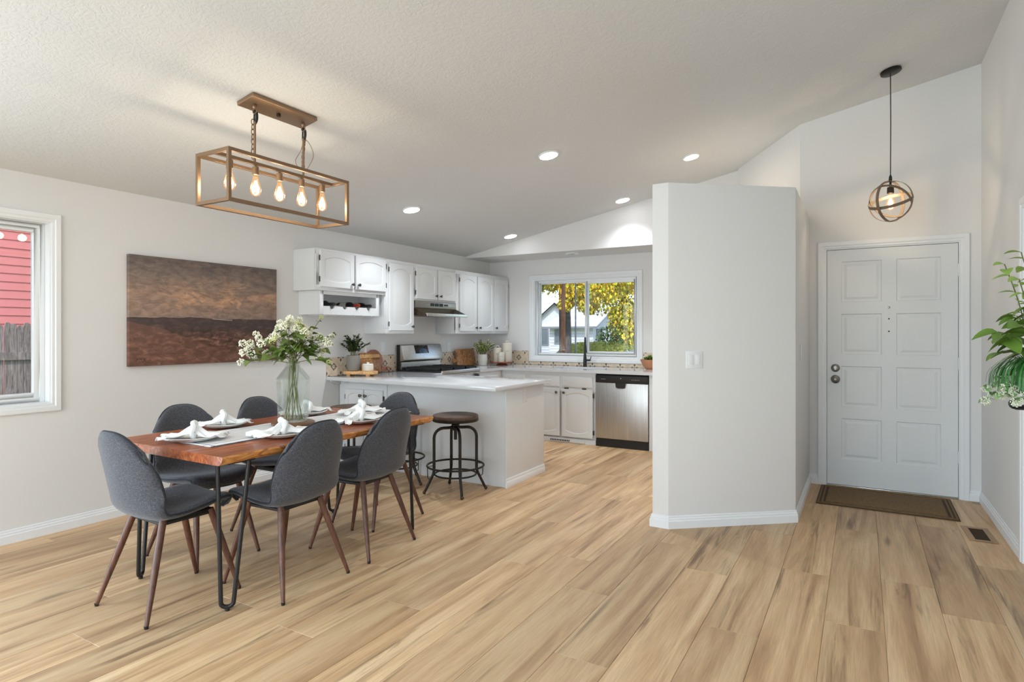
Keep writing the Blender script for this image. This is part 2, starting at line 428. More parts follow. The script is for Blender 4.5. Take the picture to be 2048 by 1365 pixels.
# ---- window_1 (dining wall): casing, frame, sash, pane, sill
def frame_bars(b, a0, a1, z0, z1, w_, n0, n1, mp):
    """rectangular frame of four bars in wall coords; mp maps box dims"""
    mp(b, a0, a0+w_, z0, z1, n0, n1); mp(b, a1-w_, a1, z0, z1, n0, n1)
    mp(b, a0+w_, a1-w_, z0, z0+w_, n0, n1); mp(b, a0+w_, a1-w_, z1-w_, z1, n0, n1)
win1 = struct(thing('window_1', None, None, (0,0,0)))
mx = lambda b, a0, a1, z0, z1, n0, n1: b.box(XL+n0, XL+n1, a0, a1, z0, z1)
casing('window_casing', W1[0], W1[1], W1[2], W1[3], .056, lambda a, z, n: (XL+n, a, z), m_trim, win1)
b = MB(); frame_bars(b, W1[0], W1[1], W1[2], W1[3], .008, -.13, .0, mx); b.build('window_jamb', m_trim, win1)
b = MB(); frame_bars(b, W1[0]+.008, W1[1]-.008, W1[2]+.008, W1[3]-.008, .030, -.125, -.062, mx); b.build('window_frame', m_vinyl, win1, bevel=.004)
b = MB(); frame_bars(b, 1.20, W1[1]-.036, W1[2]+.036, W1[3]-.036, .032, -.11, -.072, mx); b.build('window_sash', m_vinyl, win1, bevel=.003)
b = MB(); frame_bars(b, W1[0]+.036, 1.23, W1[2]+.036, W1[3]-.036, .032, -.122, -.112, mx); b.build('window_sash', m_vinyl, win1, bevel=.003)
box('window_pane', m_glass, (XL-.094, XL-.090, 1.225, W1[1]-.062, W1[2]+.062, W1[3]-.062), win1)
box('window_pane', m_glass, (XL-.119, XL-.115, W1[0]+.062, 1.205, W1[2]+.062, W1[3]-.062), win1)
# ---- window_2 (kitchen)
win2 = struct(thing('window_2', None, None, (0,0,0)))
my = lambda b, a0, a1, z0, z1, n0, n1: b.box(a0, a1, YK-n1, YK-n0, z0, z1)
casing('window_casing', W2[0], W2[1], W2[2], W2[3], .068, lambda a, z, n: (a, YK-n, z), m_trim, win2, t=.02)
b = MB(); frame_bars(b, W2[0], W2[1], W2[2], W2[3], .012, -.13, .0, my); b.build('window_jamb', m_trim, win2)
b = MB(); frame_bars(b, W2[0]+.012, W2[1]-.012, W2[2]+.012, W2[3]-.012, .028, -.135, -.06, my); b.build('window_frame', m_vinyl, win2, bevel=.003)
b = MB(); frame_bars(b, -3.19, W2[1]-.03, W2[2]+.04, W2[3]-.035, .04, -.10, -.065, my); b.build('window_sash', m_vinyl, win2, bevel=.003)
b = MB(); frame_bars(b, W2[0]+.03, -3.15, W2[2]+.02, W2[3]-.03, .025, -.13, -.103, my); b.build('window_sash', m_vinyl, win2, bevel=.003)
box('window_pane', m_glass, (-3.155, W2[1]-.065, YK+.08, YK+.084, W2[2]+.075, W2[3]-.07), win2)
box('window_pane', m_glass, (W2[0]+.05, -3.17, YK+.115, YK+.119, W2[2]+.04, W2[3]-.05), win2)
# windows behind the camera that light the room
win3 = struct(thing('window_3', None, None, (0,0,0)))
b = MB(); frame_bars(b, -1.7, .35, .02, 2.08, .06, -.12, -.04, mx); b.box(XL-.11, XL-.05, -.71, -.64, .08, 2.02); b.build('window_frame', m_vinyl, win3)
win4 = struct(thing('window_4', None, None, (0,0,0)))
b = MB(); [b.box(x, x+.06, YR-.11, YR-.04, .5, 2.3) for x in (-4.0, -2.62, -1.22, .14)]; b.box(-4.0, .2, YR-.11, YR-.04, .5, .56); b.box(-4.0, .2, YR-.11, YR-.04, 2.24, 2.3); b.build('window_frame', m_vinyl, win4)
# ---- door_1 (entry): slab with eight raised panels, casing, hinges, locks
def panel_slab(b, w_, h, t, panels, g=.012, d=.007):
    """front face toward -y at y=-t; panels = list of (x0,x1,z0,z1) recessed with raised fields"""
    xs = sorted({0, w_, *[p[0] for p in panels], *[p[1] for p in panels]}); zs = sorted({0, h, *[p[2] for p in panels], *[p[3] for p in panels]})
    for i in range(len(xs)-1):
        for j in range(len(zs)-1):
            r = (xs[i], xs[i+1], zs[j], zs[j+1])
            if any(abs(r[0]-p[0]) < 1e-6 and abs(r[1]-p[1]) < 1e-6 and abs(r[2]-p[2]) < 1e-6 and abs(r[3]-p[3]) < 1e-6 for p in panels): continue
            b.add([(r[0],-t,r[2]),(r[1],-t,r[2]),(r[1],-t,r[3]),(r[0],-t,r[3])], [(0,1,2,3)])
    b.add([(0,-t,0),(w_,-t,0),(w_,-t,h),(0,-t,h),(0,0,0),(w_,0,0),(w_,0,h),(0,0,h)], [(0,4,5,1),(1,5,6,2),(2,6,7,3),(3,7,4,0),(4,7,6,5)])
def raised_panel(p, t, g=.014, d=.008):
    x0, x1, z0, z1 = p; L = []
    for ins, y in ((0, -t), (g*.5, -t+d), (g*1.6, -t+d), (g*3.0, -t+d*.35)):
        L.append([(x0+ins,y,z0+ins),(x1-ins,y,z0+ins),(x1-ins,y,z1-ins),(x0+ins,y,z1-ins)])
    b = MB(); vs = [q for l in L for q in l]; fs = [(i*4+j, i*4+(j+1)%4, (i+1)*4+(j+1)%4, (i+1)*4+j) for i in range(3) for j in range(4)]+[(12,13,14,15)]
    return b.add(vs, fs)
dr = struct(thing('door_1', None, None, (-.262, YD+.055, .012)))
DW, DH = .926, 2.03
pans = [(x0, x1, z0, z1) for x0, x1 in ((.108, .407), (.510, .815)) for z0, z1 in ((.223, .575), (.672, 1.026), (1.127, 1.476), (1.577, 1.928))]
b = MB(); panel_slab(b, DW, DH, .045, pans); slab = b.build('door_slab', m_door, dr)
for p in pans: raised_panel(p, .045).build('door_panel', m_door, dr)
for z in (.32, 1.066, 1.813):
    b = MB(); b.tube([(DW+.004, -.05, z-.05), (DW+.004, -.05, z+.05)], .008, 10); b.box(DW-.022, DW-.002, -.0475, -.0445, z-.05, z+.05); b.box(DW+.004, DW+.028, -.0475, -.0445, z-.05, z+.05)
    b.build('hinge', m_door, dr, smooth=True)
def rotx90(x, y, z): return Matrix.Translation((x, y, z)) @ Matrix.Rotation(pi/2, 4, 'X')
b = MB(); b.lathe([(.036,0),(.036,.006),(.030,.010),(.016,.014),(.014,.035),(.022,.042),(.028,.052),(.028,.062),(.020,.070),(.004,.073)], 24, rotx90(.064, -.045, .911)); b.build('door_knob', m_nickel, dr, smooth=True)
b = MB(); b.lathe([(.034,0),(.034,.008),(.026,.014),(.010,.016)], 24, rotx90(.064, -.045, 1.008)); b.box(.060, .068, -.078, -.06, .992, 1.026); b.build('deadbolt', m_nickel, dr, smooth=True)
b = MB(); b.lathe([(.009,0),(.009,.003),(.005,.004)], 16, rotx90(.458, -.045, 1.525)); b.build('peephole', m_nickel, dr, smooth=True)
for z in (1.43, 1.325): MB().lathe([(.006,0),(.005,.002)], 12, rotx90(.458, -.045, z)).build('screw_hole', m_dark, dr)
casing('door_casing', -.277, .679, 0, 2.056, .058, lambda a, z, n: (a, YD-n, z), m_trim, dr, bottom=False); kid = KIDS[dr.name][-1]; kid.location = (.262, -(YD+.055), -.012)
b = MB(); b.box(-.30, -.265, YD-.001, YD+.15, -.03, 2.062); b.box(.667, .70, YD-.001, YD+.15, -.03, 2.062); b.box(-.265, .667, YD-.001, YD+.15, 2.045, 2.062); b.build('door_jamb', m_trim, dr, (.262, -(YD+.055), -.012))
box('door_stop', m_dark, (-.266, .668, YD+.058, YD+.075, 0, 2.05), dr, loc=(.262, -(YD+.055), -.012))
box('threshold', m_steel, (-.266, .668, YD+.0, YD+.14, 0, .009), dr, loc=(.262, -(YD+.055), -.012), bevel=.003)
# ---- door_2: closet opening in the right wall, at the edge of the frame
d2 = struct(thing('door_2', None, None, (0,0,0)))
casing('door_casing', 3.72, 4.46, 0, 2.04, .065, lambda a, z, n: (XR-n, a, z), m_trim, d2, bottom=False, t=.02)
box('door_jamb', m_trim, (XR, XR+.14, 4.44, 4.46, 0, 2.04), d2); box('door_jamb', m_trim, (XR, XR+.14, 3.72, 3.74, 0, 2.04), d2); box('door_jamb', m_trim, (XR, XR+.14, 3.74, 4.44, 2.02, 2.04), d2)
b = MB(); panel_slab(b, .70, 2.0, .035, []); b.build('door_slab', m_door, d2, loc=(XR+.07, 4.44, .01), rot=(0,0,-pi/2))
# ================================================================== CEILING LIGHTS
SL = atan2(.1985, 1)
m_led = emit('led_ring', (246,249,255), 60); m_led2 = emit('led_ring_dim', (246,249,255), 20); m_ledwarm = emit('led_warm', (255,232,196), 80)
def downlight(x, y, label, warm=False, z=None, lit=True, e=9):
    zz = zc(x) if z is None else z
    t = thing('recessed_light', label, 'ceiling light', (x, y, zz), group='recessed ceiling lights')
    t.rotation_euler = (0, -SL if z is None else 0, 0)
    if warm:
        MB().lathe([(.085,0),(.085,-.006),(.07,-.009),(.062,-.003),(.055,.0)], 32).build('trim_ring', m_white, t, smooth=True)
        MB().lathe([(.056,-.001),(.03,-.0045),(.001,-.005)], 32).build('lens', m_ledwarm, t, smooth=True)
    else:
        MB().lathe([(.09,0),(.09,-.006),(.082,-.010),(.076,-.011)], 32, cap1=False).build('trim_ring', m_white, t, smooth=True)
        MB().lathe([(.076,-.011),(.068,-.014),(.036,-.014),(.030,-.011)], 32, cap0=False, cap1=False).build('led_ring', (m_led2 if y > 6 else m_led) if lit else m_white, t, smooth=True)
        MB().lathe([(.031,-.0105),(.02,-.0105),(.001,-.0105)], 32).build('center_cap', m_white, t)
    if lit:
        L = light('downlight_lamp', 'SPOT', (x, y, zz-.02), 38 if y > 6 else 60, (.86,.94,1) if not warm else (1,.9,.75), radius=.04); L.data.spot_size = radians(118); L.data.spot_blend = .75
    return t
downlight(-2.277, 4.535, 'white ring downlight in sloped ceiling above the peninsula end, largest of the rings')
downlight(-3.778, 4.568, 'white ring downlight on low ceiling side above the wine rack cabinet')
downlight(-3.764, 6.448, 'white ring downlight closest to the corner of kitchen above the range')
downlight(-2.317, 6.455, 'white ring downlight near bright gable wall above the kitchen window')
downlight(-1.40, 5.80, 'small warm recessed light behind top of the white pantry wall', True, e=6)
downlight(-3.166, 6.97, 'unlit flat disc light under the soffit above the sink', z=ZS, lit=False)
# ================================================================== KITCHEN
CT, CB = .884, .850          # counter top / underside
def rect_loop(x0, x1, z0, z1, y, k=6):
    P = []
    for i in range(k): P.append((x0+(x1-x0)*i/k, y, z0))
    for i in range(k): P.append((x1, y, z0+(z1-z0)*i/k))
    for i in range(k): P.append((x1-(x1-x0)*i/k, y, z1))
    for i in range(k): P.append((x0, y, z1-(z1-z0)*i/k))
    return P
def arch_loop(x0, x1, z0, z1, y, at, ab, k=6):
    P = []; f = lambda u: 1-(2*u-1)**2
    for i in range(k): u = i/k; P.append((x0+(x1-x0)*u, y, z0-ab*f(u)))
    for i in range(k): P.append((x1, y, z0+(z1-z0)*i/k))
    for i in range(k): u = i/k; P.append((x1-(x1-x0)*u, y, z1+at*f(u)))
    for i in range(k): P.append((x0, y, z1-(z1-z0)*i/k))
    return P
def door_mb(w_, h, t=.019, at=.03, ab=.03, m=.05, k=7):
    """cathedral raised-panel door; lower left corner at origin, front toward -y"""
    b = MB(); L = [rect_loop(0, w_, 0, h, 0, k), rect_loop(0, w_, 0, h, -t+.004, k), rect_loop(.004, w_-.004, .004, h-.004, -t, k)]
    x0, x1, z0, z1 = m, w_-m, m+ab, h-m-at
    L.append(arch_loop(x0, x1, z0, z1, -t, at, ab, k)); L.append(arch_loop(x0+.004, x1-.004, z0+.004, z1-.004, -t+.007, at, ab, k))
    L.append(arch_loop(x0+.012, x1-.012, z0+.012, z1-.012, -t+.007, at, ab, k)); L.append(arch_loop(x0+.03, x1-.03, z0+.03, z1-.03, -t+.001, at, ab, k))
    return b.rings(L)
def drawer_mb(w_, h, t=.019):
    b = MB(); return b.rings([rect_loop(0,w_,0,h,0,3), rect_loop(0,w_,0,h,-t+.009,3), rect_loop(.006,w_-.006,.006,h-.006,-t+.003,3), rect_loop(.012,w_-.012,.012,h-.012,-t,3)])
KN = MB().lathe([(.008,0),(.006,.012),(.010,.016),(.016,.020),(.016,.025),(.009,.029),(.001,.030)], 14).mesh('knob', m_knob, smooth=True)
b = MB().tube([(0,0,-.024),(0,0,.024)], .0055, 8); b.box(0, .012, -.001, .003, -.026, .026); HG = b.mesh('hinge', m_hinge, smooth=True)
def cab_door(parent, x, z, w_, h, yf, knob, hinge, at=.03, ab=.03, m=.05, hz=None):
    d = door_mb(w_, h, at=at, ab=ab, m=m).build('cabinet_door', m_cab, parent, (x, yf, z), smooth=True, angle=25)
    if knob: place(KN, 'knob', d, (knob[0], -.019, knob[1]), (pi/2, 0, 0))
    if hinge is not None:
        for zz in (hz or (.07, h-.07)): place(HG, 'hinge', d, (-.004 if hinge == 0 else w_+.004, -.011, zz))
    return d
# ---- upper cabinets on the left wall.  local x runs along the wall, local -y into the room
FF = -.31
def upper(y0, y1, z0, z1, label, doors, grp='white upper wall cabinets'):
    c = thing('wall_cabinet', label, 'cabinet', (XL, y0, z0), pi/2, grp); w_ = y1-y0; h = z1-z0
    b = MB(); b.box(.0, w_, FF+.02, -.001, .0, h); b.build('carcass', m_cab, c, bevel=.002)
    b = MB(); xs = [0]+[p for d in doors for p in (d[0]-y0+.012, d[1]-y0-.012)]+[w_]
    b.box(0, w_, FF, FF+.02, 0, .05); b.box(0, w_, FF, FF+.02, h-.05, h)
    for i in range(0, len(xs), 2): b.box(xs[i], xs[i+1], FF, FF+.02, .05, h-.05)
    b.build('face_frame', m_cab, c, bevel=.0015)
    for ya, yb, za, zb, kn, hi, *r in doors:
        dw, dh = yb-ya, zb-za; kx = .03 if kn == 0 else dw-.03
        cab_door(c, ya-y0, za-z0, dw, dh, FF-.001, (kx, .045), hi, *(r or (.03, .03)))
    return c
upper(3.88, 4.814, 1.722, 2.108, 'short white two-door wall cabinet above the wine rack', [(3.916,4.343,1.752,2.09,1,0,.03,.02), (4.368,4.80,1.752,2.09,0,1,.03,.02)])
upper(4.816, 5.276, 1.316, 2.103, 'tall narrow white wall cabinet between wine rack and range hood', [(4.856,5.252,1.348,2.068,1,0,.045,.04)])
upper(5.278, 6.072, 1.690, 2.100, 'short white two-door wall cabinet above the range hood', [(5.298,5.683,1.708,2.062,1,0,.035,.03), (5.706,6.055,1.708,2.062,0,None,.035,.03)])
upper(6.074, 7.352, 1.312, 2.100, 'tall white three-door wall cabinet beside the kitchen corner', [(6.150,6.525,1.342,2.056,1,0,.04,.04), (6.553,6.936,1.342,2.056,0,None,.04,.04), (6.960,7.325,1.342,2.056,0,1,.03,.03)])
# ---- wine rack under the first cabinet
wr = thing('wine_rack', 'white open wine rack box hanging under a two-door wall cabinet', 'wine rack', (XL, 3.945, 1.497), pi/2)
W, H, F = .80, .224, -.285
b = MB(); b.box(0, .016, F+.018, -.001, 0, H); b.box(W-.016, W, F+.018, -.001, 0, H); b.box(.016, W-.016, F+.018, -.001, 0, .016); b.box(.016, W-.016, F+.018, -.001, H-.012, H); b.box(.016, W-.016, -.012, -.001, .016, H-.012)
b.build('box', m_cab, wr)
b = MB(); b.box(0, .045, F, F+.018, 0, H); b.box(W-.045, W, F, F+.018, 0, H); b.box(.045, W-.045, F, F+.018, H-.035, H); b.build('face_frame', m_cab, wr, bevel=.002)
def scallop(y0, y1, zt, zb, x0, x1, cs, r):
    P = [(x0, zb)]; P += [(x1, zb)]; P.append((x1, zt))
    for c in sorted(cs, reverse=True):
        for i in range(9): a = pi*i/8; P.append((c+r*cos(a), zt-r*.85*sin(a)))
    P.append((x0, zt)); return MB().prism(P, y0, y1, Matrix(((1,0,0,0),(0,0,1,0),(0,1,0,0),(0,0,0,1))))
SC = (.155, .318, .482, .645)
scallop(F, F+.018, .080, 0, .045, W-.045, SC, .03).build('front_rail', m_cab, wr)
scallop(-.10, -.085, .10, .016, .016, W-.016, SC, .045).build('rear_rail', m_cab, wr)
b = MB()
for i in range(6): b.box(.10+i*.12, .115+i*.12, F+.02, -.02, -.008, 0)
b.build('stemware_rail', m_cab, wr)
prof = [(.004,0),(.034,.004),(.037,.02),(.037,.165),(.034,.185),(.016,.215),(.0145,.235),(.0145,.275)]
bot_labels = ['dark wine bottle at left end of the white wine rack', 'wine bottle with a red capsule in the middle of the white wine rack', 'wine bottle with dark neck at right end of the wine rack']
for i, (k, cap) in enumerate(((0, m_blackplastic), (2, m_bottlecap), (3, m_blackplastic))):
    bt = thing('wine_bottle', bot_labels[i], 'bottle', (XL+.02, 3.945+SC[k], 1.497+.100), 0, 'wine bottles in the rack')
    R = Matrix.Rotation(pi/2, 4, 'Y')
    MB().lathe(prof, 16, R).build('bottle_body', m_bottle, bt, smooth=True)
    MB().lathe([(.0155,.225),(.016,.29),(.013,.295)], 14, R).build('capsule', cap, bt, smooth=True)
    MB().lathe([(.0375,.05),(.0375,.14)], 16, R, False, False).build('paper_label', m_label, bt, smooth=True)
# ---- range hood
m_steelhood = steel_mat('dull_stainless', (160,157,152), (60,2,60), .34)
hd = thing('range_hood', 'stainless under-cabinet range hood with vented front and lip', 'range hood', (XL, 5.284, 1.51), pi/2)
W = .782
b = MB(); b.box(0, W, -.325, -.005, .098, .178); b.build('hood_body', m_steelhood, hd, bevel=.003)
b = MB(); b.box(.006, W-.006, -.30, -.005, .012, .098); b.build('grease_filter', m_bronzedark, hd)
M_ = Matrix(((0,0,1,0),(1,0,0,0),(0,1,0,0),(0,0,0,1)))
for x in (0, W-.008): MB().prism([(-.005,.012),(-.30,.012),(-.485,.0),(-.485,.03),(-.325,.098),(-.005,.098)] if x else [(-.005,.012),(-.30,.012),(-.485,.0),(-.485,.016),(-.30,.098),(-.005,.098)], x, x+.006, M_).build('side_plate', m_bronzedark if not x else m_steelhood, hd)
box('front_lip', m_steel, (0, W, -.495, -.470, -.002, .034), hd, bevel=.002)
b = MB()
for i in range(3): b.box(.27+i*.085, .345+i*.085, -.3265, -.324, .123, .158)
b.build('vent_grille', m_blackplastic, hd)
b = MB(); [b.box(x, x+.025, -.329, -.324, .13, .152) for x in (.54, .58)]; b.build('switch', m_blackplastic, hd)
b = MB(); b.box(.63, .69, -.3265, -.324, .13, .15); b.build('badge', m_label, hd)
# ---- peninsula
pn = thing('peninsula_cabinet', 'white peninsula cabinet with panelled back and small double doors', 'cabinet', (0,0,0))
b = MB(); b.box(-4.46, -2.632, 4.425, 5.10, 0, CB); b.box(-4.63, -4.46, 4.46, 5.30, 0, CB); b.box(-4.46, -4.0, 5.10, 5.30, 0, CB); b.build('carcass', m_cab, pn)
box('end_panel', m_cab, (-2.632, -2.618, 4.412, 5.115, 0, CB), pn, bevel=.002)
b = MB(); b.box(-4.52, -3.955, 4.412, 4.425, .04, .82); b.build('door_surround', m_cab, pn, bevel=.002)
def pdoor(x, kx, hi):
    d = door_mb(.243, .66, .016, .028, .028, .04).build('cabinet_door', m_cab, pn, (x, 4.411, .105), smooth=True, angle=25)
    place(KN, 'knob', d, (kx, -.016, .60), (pi/2,0,0)); place(HG, 'hinge', d, (-.004 if hi == 0 else .247, -.01, .58)); place(HG, 'hinge', d, (-.004 if hi == 0 else .247, -.01, .08))
pdoor(-4.490, .215, 0); pdoor(-4.237, .028, 1)
b = MB(); b.box(-2.618, -2.604, 4.40, 5.118, 0, .055); b.box(-2.618, -2.610, 4.40, 5.118, .055, .078); b.build('base_trim', m_trim, pn, bevel=.002)
b = MB(); b.box(-2.6175, -2.614, 4.70, 4.775, .705, .82); b.box(-2.614, -2.6125, 4.714, 4.734, .725, .80); b.box(-2.614, -2.6125, 4.741, 4.761, .725, .80); b.build('outlet_plate', m_cab, pn, bevel=.001)
b = MB(); b.prism([(4.33,.832),(4.40,.80),(4.459,.80),(4.459,.849),(4.33,.849)], XL+.002, XL+.028, Matrix(((0,0,1,0),(1,0,0,0),(0,1,0,0),(0,0,0,1)))); tag(b.build('counter_bracket', m_cab, bevel=.003), 'small white bracket under the left end of peninsula worktop', 'bracket')
wt = thing('peninsula_worktop', 'white polished quartz worktop overhanging the peninsula with seating', 'worktop', (0,0,0))
MB().prism([(XL+.002, 4.285), (-2.553, 4.135), (-2.553, 5.135), (-3.965, 5.135), (-3.965, 5.308), (XL+.002, 5.308)], CB, CT).build('slab', m_quartz, wt, bevel=.003)
# ---- range
rg = thing('gas_range', 'stainless gas range with black cast iron grates and touch display', 'range', (XL, 5.316, 0), pi/2)
W = .756
b = MB(); b.box(0, W, -.655, -.03, .02, .885); b.build('body', m_steel, rg, bevel=.003)
b = MB(); b.box(0, .012, -.07, -.025, .87, 1.185); b.box(W-.012, W, -.07, -.025, .87, 1.185); b.box(.012, W-.012, -.05, -.025, .87, 1.185); b.box(-.001, 0.001, -.655, -.03, .02, .9); b.build('back_riser', m_blackplastic, rg)
MX = Matrix(((0,0,1,0),(1,0,0,0),(0,1,0,0),(0,0,0,1)))
b = MB(); b.prism([(-.05,1.182),(-.085,1.182),(-.130,1.035),(-.132,1.005),(-.112,.995),(-.05,.995)], .004, W-.004, MX); b.build('backguard', m_steel, rg, bevel=.004)
b = MB(); b.box(.012, W-.012, -.09, -.05, .885, .985); b.build('vent_panel', m_steel, rg)
n_ = Vector((0, -(1.182-1.035), -.045)).normalized()
c0 = Vector((W*.47, -.1005, 1.128)); tilt = atan2(.045, .147)
b = MB(); b.box(-.125, .125, -.004, .002, -.05, .05, Matrix.Translation(c0) @ Matrix.Rotation(-tilt, 4, 'X')); b.build('display', m_blackglass, rg, bevel=.001)
b = MB(); b.box(.003, W-.003, -.665, -.095, .885, .897); b.build('cooktop', m_iron, rg, bevel=.002)
b = MB(); b.box(0, W, -.672, -.65, .865, .905); b.build('front_trim', m_steel, rg, bevel=.006)
for i in range(3):
    b = MB(); x0 = .02+i*.239; x1 = x0+.232
    b.box(x0, x0+.012, -.64, -.12, .91, .928); b.box(x1-.012, x1, -.64, -.12, .91, .928); b.box(x0, x1, -.64, -.628, .91, .928); b.box(x0, x1, -.132, -.12, .91, .928); b.box(x0, x1, -.386, -.374, .912, .926)
    for j in range(1, 5): b.box(x0+j*.0464-.005, x0+j*.0464+.005, -.64, -.12, .915, .934)
    for xx in (x0, x1-.012):
        for yy in (-.64, -.132): b.box(xx, xx+.012, yy, yy+.012, .897, .91)
    b.build('grate', m_iron, rg)
for x, y in ((.13,-.25), (.13,-.5), (.38,-.38), (.62,-.25), (.62,-.5)): MB().lathe([(.045,.897),(.045,.905),(.03,.908),(.03,.912)], 20, Matrix.Translation((x,y,0))).build('burner', m_iron, rg, smooth=True)
b = MB(); b.prism([(-.65,.77),(-.668,.772),(-.672,.862),(-.65,.864)], .002, W-.002, MX); b.build('control_panel', m_steel, rg)
for i in range(5): MB().lathe([(.022,0),(.022,.012),(.019,.03),(.004,.031)], 18, Matrix.Translation((.09+i*.145,-.67,.82)) @ Matrix.Rotation(pi/2, 4, 'X')).build('control_knob', m_blackplastic if i == 4 else m_steel, rg, smooth=True)
b = MB(); b.box(.004, W-.004, -.672, -.655, .2, .755); b.build('oven_door', m_steel, rg, bevel=.004)
b = MB(); b.tube([(.06,-.715,.70),(W-.06,-.715,.70)], .012, 10); b.box(.07,.09,-.715,-.67,.692,.708); b.box(W-.09,W-.07,-.715,-.67,.692,.708); b.build('oven_handle', m_steel, rg, smooth=True)
box('oven_window', m_blackglass, (.12, W-.12, -.6735, -.671, .33, .62), rg)
box('storage_drawer', m_steel, (.004, W-.004, -.668, -.655, .03, .19), rg, bevel=.003)
# ---- worktop along the window wall, with undermount sink
wk = thing('window_worktop', 'white quartz worktop running from the range under the window', 'worktop', (0,0,0))
SX0, SX1, SY0, SY1 = -3.38, -2.72, 6.76, 7.16
YF = 6.56
b = MB(); b.box(XL+.002, -3.965, 6.078, YF, CB, CT); b.box(XL+.002, SX0, YF, YK-.002, CB, CT); b.box(SX1, -1.93, YF, YK-.002, CB, CT); b.box(SX0, SX1, YF, SY0, CB, CT); b.box(SX0, SX1, SY1, YK-.002, CB, CT)
b.build('slab', m_quartz, wk)
sk = thing('kitchen_sink', 'white undermount sink below the window and black faucet', 'sink', (0,0,0))
def rr(x0, x1, y0, y1, z, r, k=5):
    P = []
    for cx, cy, a0 in ((x1-r,y1-r,0),(x0+r,y1-r,90),(x0+r,y0+r,180),(x1-r,y0+r,270)):
        for i in range(k): a = radians(a0+90*i/(k-1)); P.append((cx+r*cos(a), cy+r*sin(a), z))
    return P
b = MB(); b.rings([rr(SX0-.02,SX1+.02,SY0-.02,SY1+.02,CB-.002,.05), rr(SX0-.02,SX1+.02,SY0-.02,SY1+.02,CB-.2,.05), rr(SX0+.01,SX1-.01,SY0+.01,SY1-.01,CB-.19,.05), rr(SX0-.004,SX1+.004,SY0-.004,SY1+.004,CB-.002,.05)], cap=False)
n = 20; base = len(b.v); b.add(rr(SX0+.01,SX1-.01,SY0+.01,SY1-.01,CB-.19,.05), [tuple(range(n))]); b.add(rr(SX0-.004,SX1+.004,SY0-.004,SY1+.004,CB-.002,.05)+rr(SX0-.02,SX1+.02,SY0-.02,SY1+.02,CB-.002,.05), [(i,(i+1)%n,n+(i+1)%n,n+i) for i in range(n)])
b.build('basin', m_white, sk, smooth=True)
MB().lathe([(.04,CB-.189),(.04,CB-.186),(.02,CB-.187)], 20, Matrix.Translation(((SX0+SX1)/2,(SY0+SY1)/2,0))).build('drain', m_steel, sk, smooth=True)
fc = thing('kitchen_faucet', 'matte black gooseneck faucet with pull-down head before the window', 'faucet', (-3.105, 7.235, CT))
d = Vector((.42, -.9, 0)).normalized()
MB().lathe([(.028,0),(.028,.006),(.024,.012),(.022,.10),(.017,.16),(.012,.20)], 20).build('body', m_blackmetal, fc, smooth=True)
arc = [Vector((0,0,.19)), Vector((0,0,.30))]+[Vector((0,0,.30))+d*(.075-.075*cos(a))+Vector((0,0,.075*sin(a))) for a in [pi*i/10 for i in range(1,11)]]+[Vector((0,0,.285))+d*.15]
MB().tube(arc, .0115, 12).build('gooseneck', m_blackmetal, fc, smooth=True)
MB().tube([d*.15+Vector((0,0,.29)), d*.15+Vector((0,0,.27)), d*.15+Vector((0,0,.20)), d*.15+Vector((0,0,.185))], [.0125,.016,.020,.018], 14).build('spray_head', m_blackmetal, fc, smooth=True)
b = MB(); b.tube([(.02,0,.085),(.075,.0,.085)], .013, 12); b.tube([(.065,0,.085),(.078,0,.10),(.085,0,.135)], [.007,.006,.005], 8); b.build('handle', m_blackmetal, fc, smooth=True)
# ---- base cabinets under the window
def base_cab(x0, x1, label, doors, drawers, vent=None, grp='white base cabinets under the window'):
    c = thing('base_cabinet', label, 'cabinet', (x0, 6.615, 0), 0, grp); w_ = x1-x0
    b = MB(); b.box(0, w_, .02, .70, .055, .62); b.box(0, w_, .0, .10, .62, CB-.001); b.box(.0, w_, -.002, .03, 0, .055); b.build('carcass', m_cab, c)
    for xa, xb, kn, hi in doors: cab_door(c, xa-x0, .075, xb-xa, .575, -.001, ((.035 if kn == 0 else xb-xa-.035), .53), hi, .035, .035, .045)
    for xa, xb in drawers: drawer_mb(xb-xa, .135).build('drawer_front', m_cab, c, (xa-x0, -.001, .668), smooth=True, angle=30)
    return c
cs = base_cab(-3.60, -2.702, 'white two-door sink base cabinet left of the dishwasher', [(-3.57,-3.165,1,0), (-3.135,-2.735,0,1)], [(-3.57,-3.165), (-3.135,-2.735)])
b = MB(); b.box(.28, .76, -.012, -.002, .008, .045)
b.build('vent_cover', m_cab, cs); b = MB(); [b.box(.31+i*.022, .323+i*.022, -.014, -.011, .017, .036) for i in range(12)]; b.build('vent_slots', m_dark, cs)
b = MB(); [b.box(x, x+.05, -.021, -.002, .652, .662) for x in (.12, .50, .73)]; b.build('tilt_hinge', m_hinge, cs)
base_cab(-3.985, -3.602, 'narrow white corner cabinet seen behind the peninsula worktop', [], [(-3.955,-3.63)])
c = thing('base_cabinet', 'white base cabinet between gas range and kitchen corner', 'cabinet', (0,0,0), 0, 'white base cabinets under the window')
b = MB(); b.box(XL+.01, -3.99, 6.08, 7.30, 0, CB-.001); b.build('carcass', m_cab, c)
drawer_mb(.40, .135).build('drawer_front', m_cab, c, (-3.989, 6.10, .668), (0,0,pi/2), smooth=True); door_mb(.40, .575).build('cabinet_door', m_cab, c, (-3.989, 6.10, .075), (0,0,pi/2), smooth=True, angle=25)
